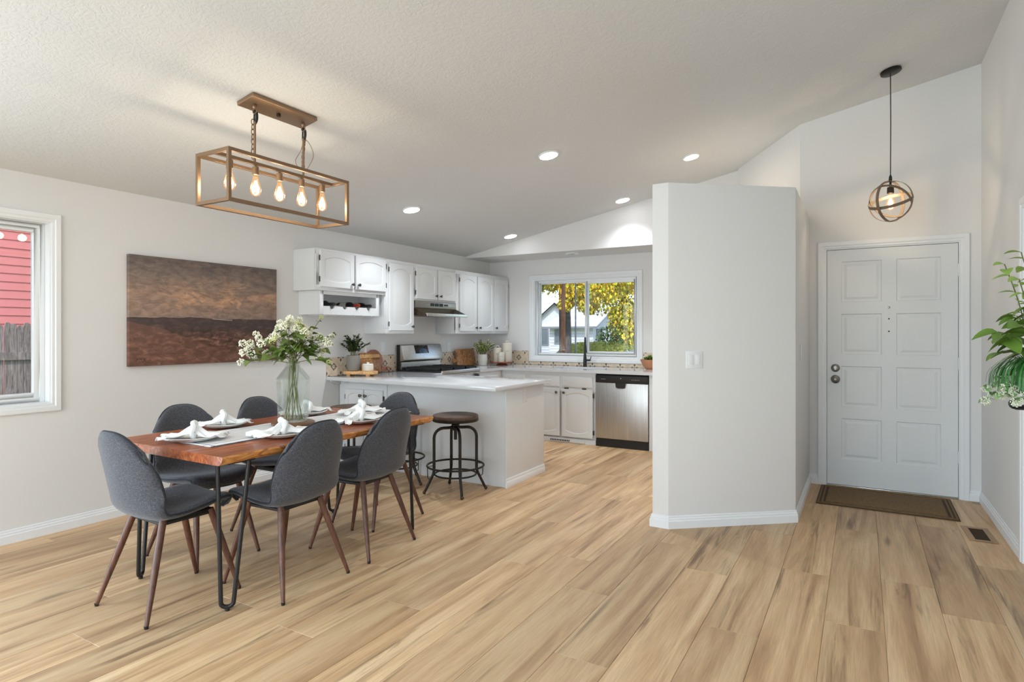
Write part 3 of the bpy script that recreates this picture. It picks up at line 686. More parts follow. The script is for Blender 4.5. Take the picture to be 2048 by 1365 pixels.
# ---- dishwasher and filler panel
dw = thing('dishwasher', 'stainless steel dishwasher with black control strip under the worktop', 'dishwasher', (-2.692, 6.60, 0))
W = .628
box('tub', m_dark, (.005, W-.005, .02, .6, .09, .845), dw)
b = MB(); b.box(0, W, -.018, .02, .10, .745); b.build('door_panel', m_steelv, dw, bevel=.004)
b = MB(); b.box(0, W, -.020, .02, .748, .83); b.build('control_strip', m_kick, dw, bevel=.004)
b = MB(); b.prism([(.24,.75),(.25,.70),(.27,.688),(.345,.688),(.365,.70),(.375,.75)], -.021, .0, Matrix(((1,0,0,0),(0,0,1,0),(0,1,0,0),(0,0,0,1)))); b.build('handle_pocket', m_kick, dw)
b = MB(); b.tube([(.24,-.021,.745),(.25,-.022,.695),(.27,-.022,.684),(.345,-.022,.684),(.365,-.022,.695),(.375,-.021,.745)], .004, 6); b.build('pocket_rim', m_steel, dw, smooth=True)
b = MB(); [b.box(x, x+.008, -.0212, -.0195, .785, .79) for x in (.07, .085, .10, .115, .44, .46, .48, .50, .52)]; b.build('control_marks', m_label, dw)
b = MB(); b.lathe([(.005,0),(.005,.001)], 10, Matrix.Translation((.31,-.0205,.80)) @ Matrix.Rotation(pi/2,4,'X')); b.build('start_button', m_steel, dw)
box('toe_kick', m_kick, (.0, W, .0, .03, .0, .095), dw)
tag(box('cabinet_end_panel', m_cab, (-2.058, -1.99, 6.60, 7.34, 0, CB-.001), bevel=.002), 'narrow white end panel right of the dishwasher, reaching the floor', 'panel')
# ---- backsplash tiles: printed cement-look tiles, each its own piece on the wall
def tile_mat():
    q = N('patterned_tile'); q.b.inputs['Roughness'].default_value = .35
    tc = q.n('TexCoord'); sp = q.n('SeparateXYZ'); q.link(tc.outputs['Object'], sp.inputs[0])
    u = q.math('MULTIPLY', sp.outputs[0], 1/.19); v = q.math('MULTIPLY', sp.outputs[2], 1/.19)     # -0.5..0.5
    def rose(du, dv, r0, r1, k, ph):
        r = q.math('SQRT', q.math('ADD', q.math('MULTIPLY', du, du), q.math('MULTIPLY', dv, dv)))
        a = q.math('ARCTAN2', dv, du); cs_ = q.math('COSINE', q.math('ADD', q.math('MULTIPLY', a, k), ph))
        ring = q.math('LESS_THAN', q.math('ABSOLUTE', q.math('SUBTRACT', r, (r0+r1)/2)), q.math('MULTIPLY_ADD', cs_, (r1-r0)/2, 0.0))
        dot = q.math('LESS_THAN', r, .028); return q.math('MAXIMUM', ring, dot), r
    c, _ = rose(u, v, .07, .21, 4.0, 0.0); c2, _ = rose(u, v, .09, .17, 4.0, pi)
    au = q.math('SUBTRACT', q.math('ABSOLUTE', u), .5); av = q.math('SUBTRACT', q.math('ABSOLUTE', v), .5)
    k, rc = rose(au, av, .05, .24, 4.0, 0.0)
    dark = q.math('MAXIMUM', q.math('MAXIMUM', c, c2), k)
    d1 = q.math('ADD', q.math('ABSOLUTE', u), q.math('ABSOLUTE', v))
    ln = q.math('LESS_THAN', q.math('ABSOLUTE', q.math('SUBTRACT', d1, .5)), .012)
    ln2 = q.math('LESS_THAN', q.math('ABSOLUTE', q.math('SUBTRACT', d1, .40)), .008)
    lines = q.math('MULTIPLY', q.math('MAXIMUM', ln, ln2), .42)
    nz = q.noise(q.coord((1,1,1), True), 24, 3)
    base = q.ramp(nz, [(.3, (206,186,162)), (.7, (224,207,184))])
    x = q.mix(lines, base, lin((150,118,88))); q.color(q.mix(q.math('MULTIPLY', dark, .9), x, lin((52,46,48)))); return q.mat
m_tile = tile_mat(); m_grout = mat('grout', (196,182,164), .8)
TS = .19
TM = MB().box(-TS/2+.001, TS/2-.001, -.007, 0, -TS/2+.001, TS/2-.001).mesh('tile', m_tile, bevel=.001, seg=1)
def tile_row(wall, y0, y1, kind, z0=CT+.001, z1=None):
    z1 = z1 or z0+TS; a = y0; h = z1-z0
    while a < y1-.02:
        e = min(a+TS, y1); full = (e-a > TS-.002 and h > TS-.002)
        if full: me = TM
        else: me = MB().box(-TS/2+.001, -TS/2+(e-a)-.001, -.007, 0, -TS/2+.001, -TS/2+h-.001).mesh('tile', m_tile, bevel=.001, seg=1)
        loc = (XL+.0005, a+TS/2, z0+TS/2) if kind == 'l' else (a+TS/2, YK-.0005, z0+TS/2)
        place(me, 'tile', wall, loc, (0, 0, pi/2 if kind == 'l' else 0)); a = e
tile_row(wl_left, 4.285, 5.31, 'l'); tile_row(wl_left, 6.075, YK-.008, 'l'); tile_row(wl_left, 5.31, 6.07, 'l', .90, .98)
tile_row(wl_kit, XL+.01, -4.0, 'k'); tile_row(wl_kit, -4.0, -2.366, 'k', z1=.928); tile_row(wl_kit, -2.366, -1.95, 'k')
# ---- wall plates
def plate(label, cat, loc, rotz, w_, h, kids, grp=None, name='switch_plate'):
    t = thing(name, label, cat, loc, rotz, grp); MB().box(-w_/2, w_/2, -.006, 0, -h/2, h/2).build('plate', m_trim, t, bevel=.002)
    for kx in kids: MB().box(kx-.017, kx+.017, -.009, -.006, -.034, .034).build('rocker' if name == 'switch_plate' else 'socket', m_trim, t, bevel=.0015)
ad = atan2(4.648-4.058, -.400+1.132)
plate('white two-gang rocker switch plate on the angled pantry wall', 'light switch', (-.989, 4.1735, 1.142), ad, .118, .118, (-.024, .024))
plate('white single switch plate on the pantry side facing the entry', 'light switch', (-.3995, 5.02, 1.18), pi/2, .075, .118, (0,))
plate('white outlet plate on wall left of the gas range', 'outlet', (XL+.0005, 5.11, 1.165), pi/2, .075, .118, (0,), None, 'outlet_plate')
plate('white outlet plate on wall right of the gas range', 'outlet', (XL+.0005, 6.36, 1.14), pi/2, .075, .118, (0,), None, 'outlet_plate')
# ================================================================== DINING
TT, TB = .758, .715
tb = thing('dining_table', 'live edge acacia dining table on black hairpin legs', 'table', (-2.99, 2.49, 0))
rb = random.Random(5)
edges = [-.47, -.30, -.13, .05, .22, .345, .47]
for i in range(6):
    x0, x1 = edges[i], edges[i+1]; n = 40; live0 = i == 0; live1 = i == 5
    L = []
    for j in range(n+1):
        y = -.78+1.56*j/n
        w0 = (.014*mnoise.noise(Vector((y*3, 1, 0)))+.006*mnoise.noise(Vector((y*11, 5, 0)))) if live0 else 0
        w1 = (.020*mnoise.noise(Vector((y*3, 9, 0)))+.008*mnoise.noise(Vector((y*12, 3, 0)))) if live1 else 0
        a = x0+w0+.0003; c_ = x1+w1-.0003
        lo = .030 if live1 else 0; lo0 = .030 if live0 else 0
        bul1 = .010*abs(mnoise.noise(Vector((y*9, 2, 7)))) if live1 else 0
        P = [(a+lo0, y, TB), (a+lo0*.25, y, TB+.016), (a, y, TT-.008), (a+(.004 if live0 else 0), y, TT), (c_-(.005 if live1 else 0), y, TT), (c_, y, TT-.008), (c_-lo*.3+bul1, y, TB+.016), (c_-lo, y, TB)]
        L.append(P)
    b = MB(); k = 8; vs = [p for P in L for p in P]
    for j in range(n):
        for m in range(k):
            pass
    b.add(vs, [])
    for j in range(n):
        for m in range(k):
            f = [j*k+m, j*k+(m+1)%k, (j+1)*k+(m+1)%k, (j+1)*k+m]
            b.f.append(f); b.m.append(1 if (live1 and m in (4, 5, 6)) or (live0 and m in (0, 1, 2)) else 0)
    for f in (list(range(k))[::-1], [n*k+m for m in range(k)]): b.f.append(f); b.m.append(0)
    b.build('board', [m_table, m_live], tb, smooth=True, angle=32)
for sx, sy in ((1,-1), (-1,-1), (1,1), (-1,1)):
    fx, fy = .372*sx, .685*sy
    p0 = Vector((fx, fy, .0115)); a0 = Vector((fx-.045*sx, fy+.02*sy, TB-.006)); a1 = Vector((fx+.045*sx, fy-.085*sy, TB-.006))
    d = (a1-a0); d.z = 0; d.normalize()
    arc = [p0+Vector((0,0,.028))+d*(-.028*cos(t))-Vector((0,0,.022*sin(t))) for t in [pi*i/8 for i in range(9)]]
    b = MB(); b.tube([a0]+arc+[a1], .0105, 10)
    b.box(min(a0.x,a1.x)-.02, max(a0.x,a1.x)+.02, min(a0.y,a1.y)-.02, max(a0.y,a1.y)+.02, TB-.006, TB)
    b.tube([p0+Vector((0,0,-.0115)), p0+Vector((0,0,.012))], .011, 10)
    b.build('hairpin_leg', m_blackmetal, tb, smooth=True)
# ---- table runner
def runner_mat():
    q = N('striped_linen_runner'); q.b.inputs['Roughness'].default_value = .9; q.b.inputs['Specular IOR Level'].default_value = .1
    tc = q.n('TexCoord'); sp = q.n('SeparateXYZ'); q.link(tc.outputs['Object'], sp.inputs[0])
    ax = q.math('ABSOLUTE', sp.outputs[0]); ay = q.math('ABSOLUTE', sp.outputs[1])
    s1 = q.math('LESS_THAN', q.math('ABSOLUTE', q.math('SUBTRACT', ax, .150)), .0025)
    s2 = q.math('LESS_THAN', q.math('ABSOLUTE', q.math('SUBTRACT', ay, .745)), .003)
    mid = q.math('LESS_THAN', ax, .150)
    c = q.mix(mid, lin((244,244,245)), lin((226,226,226))); c = q.mix(q.math('MAXIMUM', s1, s2), c, lin((84,84,92))); q.color(c)
    q.bump(q.noise(q.coord((1,1,1)), 260, 2), .2, .001); return q.mat
m_run = runner_mat(); m_fringe = mat('dark_fringe', (84,82,92), .9)
rn = thing('table_runner', 'white striped linen runner with dark fringe along the wooden table', 'table runner', (-2.995, 2.60, TT))
b = MB(); nx, ny = 12, 60; vs = []; fs = []
for j in range(ny+1):
    for i in range(nx+1):
        x = -.205+.41*i/nx; y = -.77+1.54*j/ny
        vs.append((x+.004*mnoise.noise(Vector((y*6, i, 0))), y, .0032+.0012*mnoise.noise(Vector((x*14, y*10, 2)))))
for j in range(ny):
    for i in range(nx): fs.append((j*(nx+1)+i, j*(nx+1)+i+1, (j+1)*(nx+1)+i+1, (j+1)*(nx+1)+i))
b.add(vs, fs); o = b.build('cloth', m_run, rn, smooth=True); md = o.modifiers.new('thick', 'SOLIDIFY'); md.thickness = .002
b = MB(); rf = random.Random(2)
for s_ in (-1, 1):
    for j in range(170):
        y = -.765+1.53*j/169; l = .012+.008*rf.random(); b.add([(s_*.203, y-.0045, .0035), (s_*.203, y+.0045, .0035), (s_*(.205+l), y+.004*rf.uniform(-1,1)+.003, .0012), (s_*(.205+l), y-.003, .0012)], [(0,1,2,3)])
tag(b.build('fringe', m_fringe, rn), kind='stuff')
# ---- plates and napkins
PL = MB().lathe([(.001,.004),(.07,.004),(.072,0),(.078,0),(.10,.007),(.132,.021),(.136,.024),(.133,.026),(.10,.012),(.075,.008),(.001,.0075)], 40).mesh('plate', m_plate, smooth=True, angle=60)
def napkin_mesh(seed, L=.31):
    b = MB(); nu, nv = 64, 40; vs = []; fs = []
    plate_h = lambda r: .010 if r < .075 else (.010+(r-.075)*.31 if r < .136 else max(.006, .029-(r-.136)*.9))
    for i in range(nu+1):
        u = -1+2*i/nu; au = abs(u); wid = .016+.066*min(1, au*1.4)**.9*(1+.25*sin(seed*2+u*3))
        for j in range(nv+1):
            v = -1+2*j/nv
            fold = .009*sin(v*6.5+seed*1.7+u*1.2)+.0045*sin(v*13+seed*3+u*3)+.007*mnoise.noise(Vector((u*3.5, v*2.5, seed*3)))
            crest = (.042*max(0, 1-au*2.2)+.026*(1-au*.7))*(1-.75*abs(v)**1.5)
            x = u*L/2*(1+.10*mnoise.noise(Vector((v*2.2, seed, u))))+.008*sin(v*6+seed)*au
            y = v*wid+.030*u*abs(u)*sin(seed*2.1)+.010*sin(u*5+seed)
            vs.append((x, y, max(.012+crest+fold*(.5+.7*au), plate_h(sqrt(x*x+y*y))+.002*(1+sin(v*9)))))
    for i in range(nu):
        for j in range(nv): fs.append((i*(nv+1)+j, (i+1)*(nv+1)+j, (i+1)*(nv+1)+j+1, i*(nv+1)+j+1))
    b.add(vs, fs); return b.mesh('cloth', m_linen, smooth=True, angle=180)
places = [
 ('at the near table end', -3.035, 1.90, 42, 'white'), ('on near side before middle chair', -2.735, 2.215, 78, ''),
 ('on near side before far chair', -2.735, 2.80, 84, ''), ('on wall side nearest the window', -3.315, 2.26, 60, ''),
 ('on wall side behind glass vase', -3.315, 2.89, 98, ''), ('at far table end near stools', -3.01, 3.10, 72, '')]
NS = [napkin_mesh(i+1) for i in range(3)]
m_ring = m_linen
for i, (where, x, y, deg, _) in enumerate(places):
    p = place(PL, 'dinner_plate', None, (x, y, TT+.0045)); tag(p, 'white dinner plate under a napkin '+where, 'plate', 'dinner plates on the table')
    nk = thing('napkin', 'knotted white cloth napkin on the plate '+where, 'napkin', (x, y, TT+.0065), radians(deg), 'white napkins on the plates')
    o = place(NS[i%3], 'cloth', nk); md = o.modifiers.new('thick', 'SOLIDIFY'); md.thickness = .002
    pts = [(.004*sin(3*a), .027*cos(a), .052+.034*sin(a)) for a in [2*pi*k/20 for k in range(20)]]
    MB().tube(pts, [.015+.004*sin(5*k) for k in range(20)], 8, closed=True).build('knot', m_linen, nk, smooth=True)
# ---- wood slab under vase, vase, bouquet
VX, VY = -3.03, 2.535
sl = MB().lathe([(.12,0),(.128,.004),(.128,.014),(.122,.018),(.001,.018)], 36).build('serving_board', m_traywood, None, (VX, VY, TT+.0045), smooth=True); tag(sl, 'round dark wood board under the glass vase on the table', 'board')
def vase_glass():
    q = N('clear_vase_glass'); q.b.inputs['Base Color'].default_value = (.96,.985,.975,1); q.b.inputs['Transmission Weight'].default_value = 1; q.b.inputs['Roughness'].default_value = .02; q.b.inputs['IOR'].default_value = 1.3
    tr = q.n('BsdfTransparent'); tr.inputs[0].default_value = (.965,.985,.975,1); mx_ = q.n('MixShader'); mx_.inputs[0].default_value = .22
    q.link(tr.outputs[0], mx_.inputs[1]); q.link(q.b.outputs[0], mx_.inputs[2]); q.link(mx_.outputs[0], q.out.inputs[0]); return q.mat
VZ = TT+.0045+.0185
va = thing('glass_vase', 'tall clear ribbed glass bottle vase holding white blossom stems', 'vase', (VX, VY, VZ))
outer = [(.001,0),(.080,0),(.088,.006),(.090,.02),(.093,.12),(.098,.235),(.100,.258),(.098,.268),(.060,.318),(.046,.336),(.042,.345),(.041,.362),(.044,.368)]
inner = [(.041,.368),(.038,.362),(.039,.345),(.043,.334),(.057,.315),(.094,.266),(.096,.257),(.094,.235),(.089,.12),(.086,.022),(.080,.012),(.001,.010)]
b = MB(); nseg = 72; vs = []; prof = outer+inner
for r, z in prof:
    for j in range(nseg):
        a = 2*pi*j/nseg; rr_ = r*(1+(.005*cos(a*18) if .01 < z < .255 and r > .08 else 0)); vs.append((rr_*cos(a), rr_*sin(a), z))
fs = [(i*nseg+j, i*nseg+(j+1)%nseg, (i+1)*nseg+(j+1)%nseg, (i+1)*nseg+j) for i in range(len(prof)-1) for j in range(nseg)]
b.add(vs, fs); b.build('vase_body', vase_glass(), va, smooth=True, angle=180)
bq = thing('flower_bouquet', 'bouquet of creamy white snowball blossom and green leaves in glass vase', 'flowers', (VX, VY, VZ))
def leaf_mb(l, w_, bend=.25, fold=.15, n=5, lobes=0):
    b = MB(); vs = []
    for i in range(n+1):
        t = i/n; ww = w_*(sin(pi*t**.8)**.8 if 0 < t < 1 else 0); z = -bend*l*t*t
        if lobes: ww *= 1+.25*sin(t*lobes*pi*2)
        vs += [(-ww, l*t, z+fold*ww), (0, l*t, z), (ww, l*t, z+fold*ww)]
    fs = []
    for i in range(n): a = i*3; fs += [(a,a+1,a+4,a+3),(a+1,a+2,a+5,a+4)]
    return b.add(vs, fs)
LEAFB = [leaf_mb(.062, .021, .3, .3, 6, 1).mesh('leaf', m_leaf3, smooth=True, angle=180), leaf_mb(.048, .018, .5, .3, 6, 1).mesh('leaf', m_leaf3, smooth=True, angle=180)]
def bloom_mesh(seed, r, m):
    rr2 = random.Random(seed); b = MB()
    for i in range(60):
        u = rr2.uniform(-.5, 1); a = rr2.uniform(0, 2*pi); s_ = sqrt(1-u*u); rad = r*rr2.uniform(.72, 1.05)
        b.sphere((rad*s_*cos(a), rad*s_*sin(a), rad*u), r*rr2.uniform(.11, .19), 6, 4)
    return b.mesh('blossom', m, smooth=True, angle=180)
BL = [bloom_mesh(1, .022, m_bloom), bloom_mesh(2, .027, m_bloom), bloom_mesh(3, .019, m_bloom), bloom_mesh(4, .018, m_bloomg)]
rq = random.Random(11); CR = (.865, .502)   # horizontal spread axis is only a preference, the bouquet is full all round
def blossom_branch(top, base, nb, spread, nl, full=True):
    """one stem from the vase floor through the neck to its top"""
    neck = Vector((rq.uniform(-.02,.02), rq.uniform(-.02,.02), .355)); base = Vector(base); top = Vector(top)
    pts = crom(([tuple(base)] if full else [])+[tuple(neck), tuple(neck.lerp(top, .5)+Vector((0,0,.02))), tuple(top)], 6)
    MB().tube(pts, [.0028-.0012*i/len(pts) for i in range(len(pts))], 6).build('stem', m_stem, bq, smooth=True)
    for k in range(nb):
        p = top+Vector((rq.uniform(-1,1), rq.uniform(-1,1), rq.uniform(-.7,.7)))*spread*(0 if k == 0 else 1)
        s_ = rq.uniform(.8, 1.1); place(BL[rq.choice((0,0,1,1,2,3))], 'blossom', bq, p, (rq.uniform(-.6,.6), rq.uniform(-.6,.6), rq.uniform(0,6)), (s_,)*3)
        if k: MB().tube([neck.lerp(top, .75), p], .0013, 5).build('twig', m_stem, bq)
    for k in range(nl):
        t = rq.uniform(.25, .95); p = neck.lerp(top, t)+Vector((0,0,.015)); d = (top-neck); yaw = atan2(d.y, d.x)-pi/2+rq.uniform(-1.5,1.5)
        s_ = rq.uniform(.8, 1.35); place(LEAFB[rq.randrange(2)], 'leaf', bq, p, (rq.uniform(-.5,.7), rq.uniform(-.6,.6), yaw), (s_,)*3)
spr = [(-.255,.46),(-.215,.51),(-.15,.55),(-.085,.575),(-.03,.62),(.015,.60),(.06,.60),(.10,.555),(.15,.52),(.20,.49),(.105,.56),(.03,.57),(-.11,.50),(.0,.53),(.17,.43),(-.30,.365),(.225,.52),(.135,.64),(-.18,.41),(.215,.36),(-.24,.41),(-.06,.52),(.08,.50),(-.01,.60)]
tops = []
for i, (a_, z_) in enumerate(spr):
    dp = rq.uniform(-.13, .13) if abs(a_) < .2 else rq.uniform(-.05, .05); tops.append((a_*.865-dp*.502, a_*.502+dp*.865, z_))
for i, t_ in enumerate(tops):
    a = 2.4*i; blossom_branch(t_, (.055*cos(a), .055*sin(a), .013), 1 if i in (15, 16, 17, 19) else 3, .05, 6, i%2 == 0)
# ================================================================== CHAIRS
def chair():
    t = thing('dining_chair', 'x', 'chair', (0,0,0))
    P = [(.228,.440,.172),(.200,.470,.190),(.13,.477,.204),(.03,.464,.216),(-.08,.455,.222),(-.155,.464,.222),(-.205,.500,.222),(-.232,.565,.221),(-.252,.66,.218),(-.272,.76,.212),(-.298,.872,.188)]
    Q = crom(P, 4); nt = len(Q); ns = 17; thk = .023; mids = []
    for i, (y, z, hw) in enumerate(Q):
        u = i/(nt-1); back = min(1, max(0, (u-.45)/.25)); seat = 1-back; row = []
        for j in range(ns):
            s_ = -1+2*j/(ns-1); a = abs(s_)
            yy = y-.075*a**3*max(0, 1-u*9) + .075*a*a*back
            zz = z+.022*a*a*seat - .135*a**2.9*max(0, (u-.72)/.28)**1.5 - .012*a**3*max(0,1-u*9)
            row.append(Vector((s_*hw, yy, zz)))
        mids.append(row)
    def nrm(i, j):
        du = mids[min(i+1,nt-1)][j]-mids[max(i-1,0)][j]; dv = mids[i][min(j+1,ns-1)]-mids[i][max(j-1,0)]
        return dv.cross(du).normalized() if dv.cross(du).length > 1e-9 else Vector((0,0,1))
    top = []; bot = []
    for i in range(nt):
        for j in range(ns):
            e = max(abs(-1+2*j/(ns-1))**8, (1 if i in (0, nt-1) else .35 if i in (1, nt-2) else 0)); h = thk*(1-.55*e); n_ = nrm(i, j)
            top.append(mids[i][j]-n_*h); bot.append(mids[i][j]+n_*h)
    b = MB(); N_ = nt*ns; fs = []
    for i in range(nt-1):
        for j in range(ns-1):
            q0 = i*ns+j; f = (q0, q0+1, q0+ns+1, q0+ns); fs.append(f); fs.append(tuple(N_+k for k in f[::-1]))
    ring = [(0,j) for j in range(ns)]+[(i,ns-1) for i in range(1,nt)]+[(nt-1,j) for j in range(ns-2,-1,-1)]+[(i,0) for i in range(nt-2,0,-1)]
    for k in range(len(ring)):
        a = ring[k][0]*ns+ring[k][1]; c = ring[(k+1)%len(ring)]; c = c[0]*ns+c[1]; fs.append((a, c, N_+c, N_+a))
    b.add(top+bot, fs); b.build('upholstered_shell', m_fabric, t, smooth=True, angle=75)
    MB().tube([mids[i][j] for i, j in ring], .0052, 6, closed=True).build('piping', m_piping, t, smooth=True)
    b = MB(); b.prism([(-.135,-.135),(.135,-.135),(.135,.135),(-.135,.135)], .425, .440); b.build('seat_base', m_blackplastic, t, bevel=.008)
    b = MB()
    for sx in (-1, 1):
        b.box(sx*.125-.010, sx*.125+.010, -.12, .12, .412, .427)
    for sy in (-1, 1): b.box(-.12, .12, sy*.115-.010, sy*.115+.010, .412, .427)
    b.build('leg_bracket', m_blackplastic, t, bevel=.003)
    for sx, sy, fx, fy in ((-1,1,.190,.238), (1,1,.190,.238), (-1,-1,.222,-.243), (1,-1,.222,-.243)):
        p0 = Vector((sx*.128, sy*.118, .437)); p1 = Vector((sx*fx, fy, .008)); lg = MB().tube([p0, p0.lerp(p1,.3), p0.lerp(p1,.6), p1], [.0165,.0165,.0145,.0095], 12).build('leg', m_walnut, t, smooth=True)
        MB().tube([p1+Vector((0,0,.006)), p1-Vector((0,0,.008))], [.0102,.009], 10).build('foot_pad', m_blackplastic, lg, smooth=True)
    return t
ch = chair(); ch['group'] = 'grey dining chairs around the table'
ch.location = (-2.985, 1.757, 0); ch.rotation_euler = (0,0,radians(-1)); ch['label'] = 'grey fabric dining chair at the near end of table, closest to the window'
dup(ch, (-2.685, 2.19, 0), radians(92), 'grey fabric dining chair on the near side, in front of the vase')
dup(ch, (-2.705, 2.785, 0), radians(94), 'grey fabric dining chair on the near side, beside the peninsula stools')
dup(ch, (-3.415, 2.215, 0), radians(-93), 'grey fabric dining chair on the wall side, below the middle of painting')
dup(ch, (-3.40, 2.765, 0), radians(-90), 'grey fabric dining chair on the wall side, partly behind the glass vase')
dup(ch, (-3.0, 3.24, 0), radians(180), 'grey fabric dining chair at the far end of table, before the stools')
# ================================================================== STOOLS
def stool():
    t = thing('bar_stool', 'x', 'stool', (0,0,0), 0, 'bar stools at the peninsula')
    MB().lathe([(.001,.606),(.186,.606),(.190,.612),(.191,.632),(.186,.642),(.178,.645),(.001,.638)], 44).build('seat', m_stoolseat, t, smooth=True, angle=50)
    b = MB(); b.lathe([(.170,.592),(.189,.592),(.1925,.596),(.1925,.614),(.189,.616)], 44)
    for k in range(8): b.sphere((.193*cos(k*pi/4), .193*sin(k*pi/4), .605), .005, 6, 4)
    b.build('seat_band', m_ironbrown, t, smooth=True, angle=50)
    MB().tube([(0,0,.60),(0,0,.435)], .014, 12).build('screw_post', m_blackmetal, t, smooth=True)
    MB().lathe([(.018,.51),(.026,.515),(.026,.545),(.034,.552),(.034,.562),(.018,.568),(.018,.58)], 18).build('hub', m_ironbrown, t, smooth=True)
    for k in range(4):
        a = pi/4+k*pi/2; d = Vector((cos(a), sin(a), 0))
        pts = [d*.015+Vector((0,0,.537)), d*.07+Vector((0,0,.535))]+[d*(.10+.08*sin(q))+Vector((0,0,.455+.08*cos(q))) for q in [pi/2*i/6 for i in range(7)]]+[d*.18+Vector((0,0,.30)), d*.18+Vector((0,0,.19)), d*.188+Vector((0,0,.155)), d*.258+Vector((0,0,.014))]
        lg = MB().tube(pts, [.0125]*(len(pts)-2)+[.0115,.0105], 10).build('leg', m_ironbrown, t, smooth=True)
        MB().sphere(d*.26+Vector((0,0,.0145)), .0145, 10, 6).build('foot', m_bronzedark, lg, smooth=True)
    ring = lambda r, z, q: MB().tube([(r*cos(2*pi*i/40), r*sin(2*pi*i/40), z) for i in range(40)], q, 8, closed=True)
    ring(.2355, .222, .0085).build('foot_ring', m_ironbrown, t, smooth=True); ring(.172, .150, .0075).build('lower_ring', m_ironbrown, t, smooth=True)
    b = MB()
    for k in range(4):
        a = pi/4+k*pi/2; d = Vector((cos(a), sin(a), 0)); b.tube([d*.18+Vector((0,0,.23)), d*.2355+Vector((0,0,.222)), d*.232+Vector((0,0,.13)), d*.205+Vector((0,0,.112))], .004, 6)
    b.build('ring_brackets', m_ironbrown, t, smooth=True)
    return t
st = stool(); st.location = (-2.93, 4.11, 0); st.rotation_euler = (0,0,radians(2)); st['label'] = 'wooden seat bar stool standing clear at the right end of peninsula'
dup(st, (-3.57, 4.125, 0), radians(-45), 'wooden seat bar stool in the middle, half hidden by the far chair')
dup(st, (-4.10, 4.09, 0), radians(8), 'wooden seat bar stool nearest the wall, under small cabinet doors')
# ================================================================== CHANDELIER
m_bulbglass = glass_pane('amber_bulb_glass', (1, .93, .80, 1), 1.0, (255,170,84), .22); m_fil = emit('filament', (255,206,140), 16)
cx, cy = -3.035, 2.432
cl = thing('chandelier', 'rectangular bronze cage chandelier with five amber bulbs above the table', 'ceiling light', (cx, cy, zc(cx)))
z1, z0 = 2.314-zc(cx), 2.027-zc(cx); hx, hy, t_ = .145, .4325, .0095
def bar(p, q, name='frame_bar', r=t_, m=m_bronze):
    p, q = Vector(p), Vector(q); lo = [min(a, c)-r for a, c in zip(p, q)]; hi = [max(a, c)+r for a, c in zip(p, q)]
    return MB().box(lo[0], hi[0], lo[1], hi[1], lo[2], hi[2]).build(name, m, cl, bevel=.0012, seg=1)
X, Y = hx-t_, hy-t_
for sx in (-1, 1):
    for z in (z0+t_, z1-t_): bar((sx*X, -Y+2*t_, z), (sx*X, Y-2*t_, z))
    for sy in (-1, 1): bar((sx*X, sy*Y, z0+t_), (sx*X, sy*Y, z1-t_))
for sy in (-1, 1):
    for z in (z0+t_, z1-t_): bar((-X+2*t_, sy*Y, z), (X-2*t_, sy*Y, z))
bar((0, -Y+2*t_, z1-t_), (0, Y-2*t_, z1-t_), 'socket_rail')
b = MB(); b.box(-.073, .073, -.232, .232, -.026, -.001, Matrix.Rotation(-SL, 4, 'Y')); b.build('canopy', m_bronze, cl, bevel=.004)
b = MB(); b.lathe([(.012,-.045),(.012,-.03),(.009,-.024)], 14); b.build('canopy_nut', m_bronzedark, cl, smooth=True)
BULB = MB().lathe([(.012,0),(.0135,-.012),(.020,-.040),(.029,-.068),(.032,-.085),(.030,-.102),(.021,-.117),(.008,-.124),(.001,-.125)], 22, cap0=False, cap1=False).mesh('bulb', m_bulbglass, smooth=True, angle=180)
fl_b = MB(); [fl_b.tube([(.004*cos(a), .004*sin(a), -.035), (.011*cos(a), .011*sin(a), -.06), (.008*cos(a+.4), .008*sin(a+.4), -.098)], .0026, 5) for a in [k*pi/3 for k in range(6)]]
FIL = fl_b.mesh('filament', m_fil)
SOC = MB().lathe([(.004,.052),(.006,.05),(.0175,.046),(.0185,.04),(.0185,0),(.012,-.004)], 18, cap1=False).mesh('socket', m_bronze, smooth=True, angle=50)
for i in range(5):
    y = -.325+i*.1655; zt = z1-2*t_-.055
    so = place(SOC, 'socket', cl, (0, y, zt)); bu = place(BULB, 'bulb', cl, (0, y, zt)); place(FIL, 'filament', bu)
    light('chandelier_bulb_lamp', 'POINT', (cx, cy+y, zc(cx)+zt-.075), 2.3, (1, .95, .86), radius=.03)
for i, y in enumerate((-.165, .185)):
    MB().tube([(0,y,z1-.02),(0,y,-.125)], .007, 10).build('stem', m_bronze, cl, smooth=True)
    b = MB(); b.lathe([(.012,-.03),(.014,-.04),(.008,-.05)], 12, Matrix.Translation((0,y,0))); b.tube([(.016*cos(a), y, -.062+.016*sin(a)) for a in [2*pi*k/14 for k in range(14)]], .003, 6, closed=True); b.build('hook_eye', m_bronze, cl, smooth=True)
    b = MB(); b.tube([(-.010+.020*(1-abs(2*k/16-1)**3) if k <= 16 else 0, y+.006, -.058-.075*k/16) for k in range(17)], .0085, 8); b.tube([(-.012,y+.006,-.062),(-.014,y+.006,-.13)], .0045, 6); b.build('carabiner', m_blackplastic, cl, smooth=True)
    b = MB(); zz = -.125; k = 0; ztop = zz
    while zz > z1+.02:
        ax = Vector((1,0,0)) if k%2 else Vector((0,1,0)); off = -.012 if i == 0 else .014*sin((zz+.115)*14)
        b.tube([Vector((off, y-.004 if i == 0 else y+.012*abs(sin(zz*9)), zz))+ax*(.0095*cos(a))+Vector((0,0,.0175*sin(a))) for a in [2*pi*q/12 for q in range(12)]], .0028, 6, closed=True); zz -= .0285; k += 1
    b.build('chain', m_bronze, cl, smooth=True)
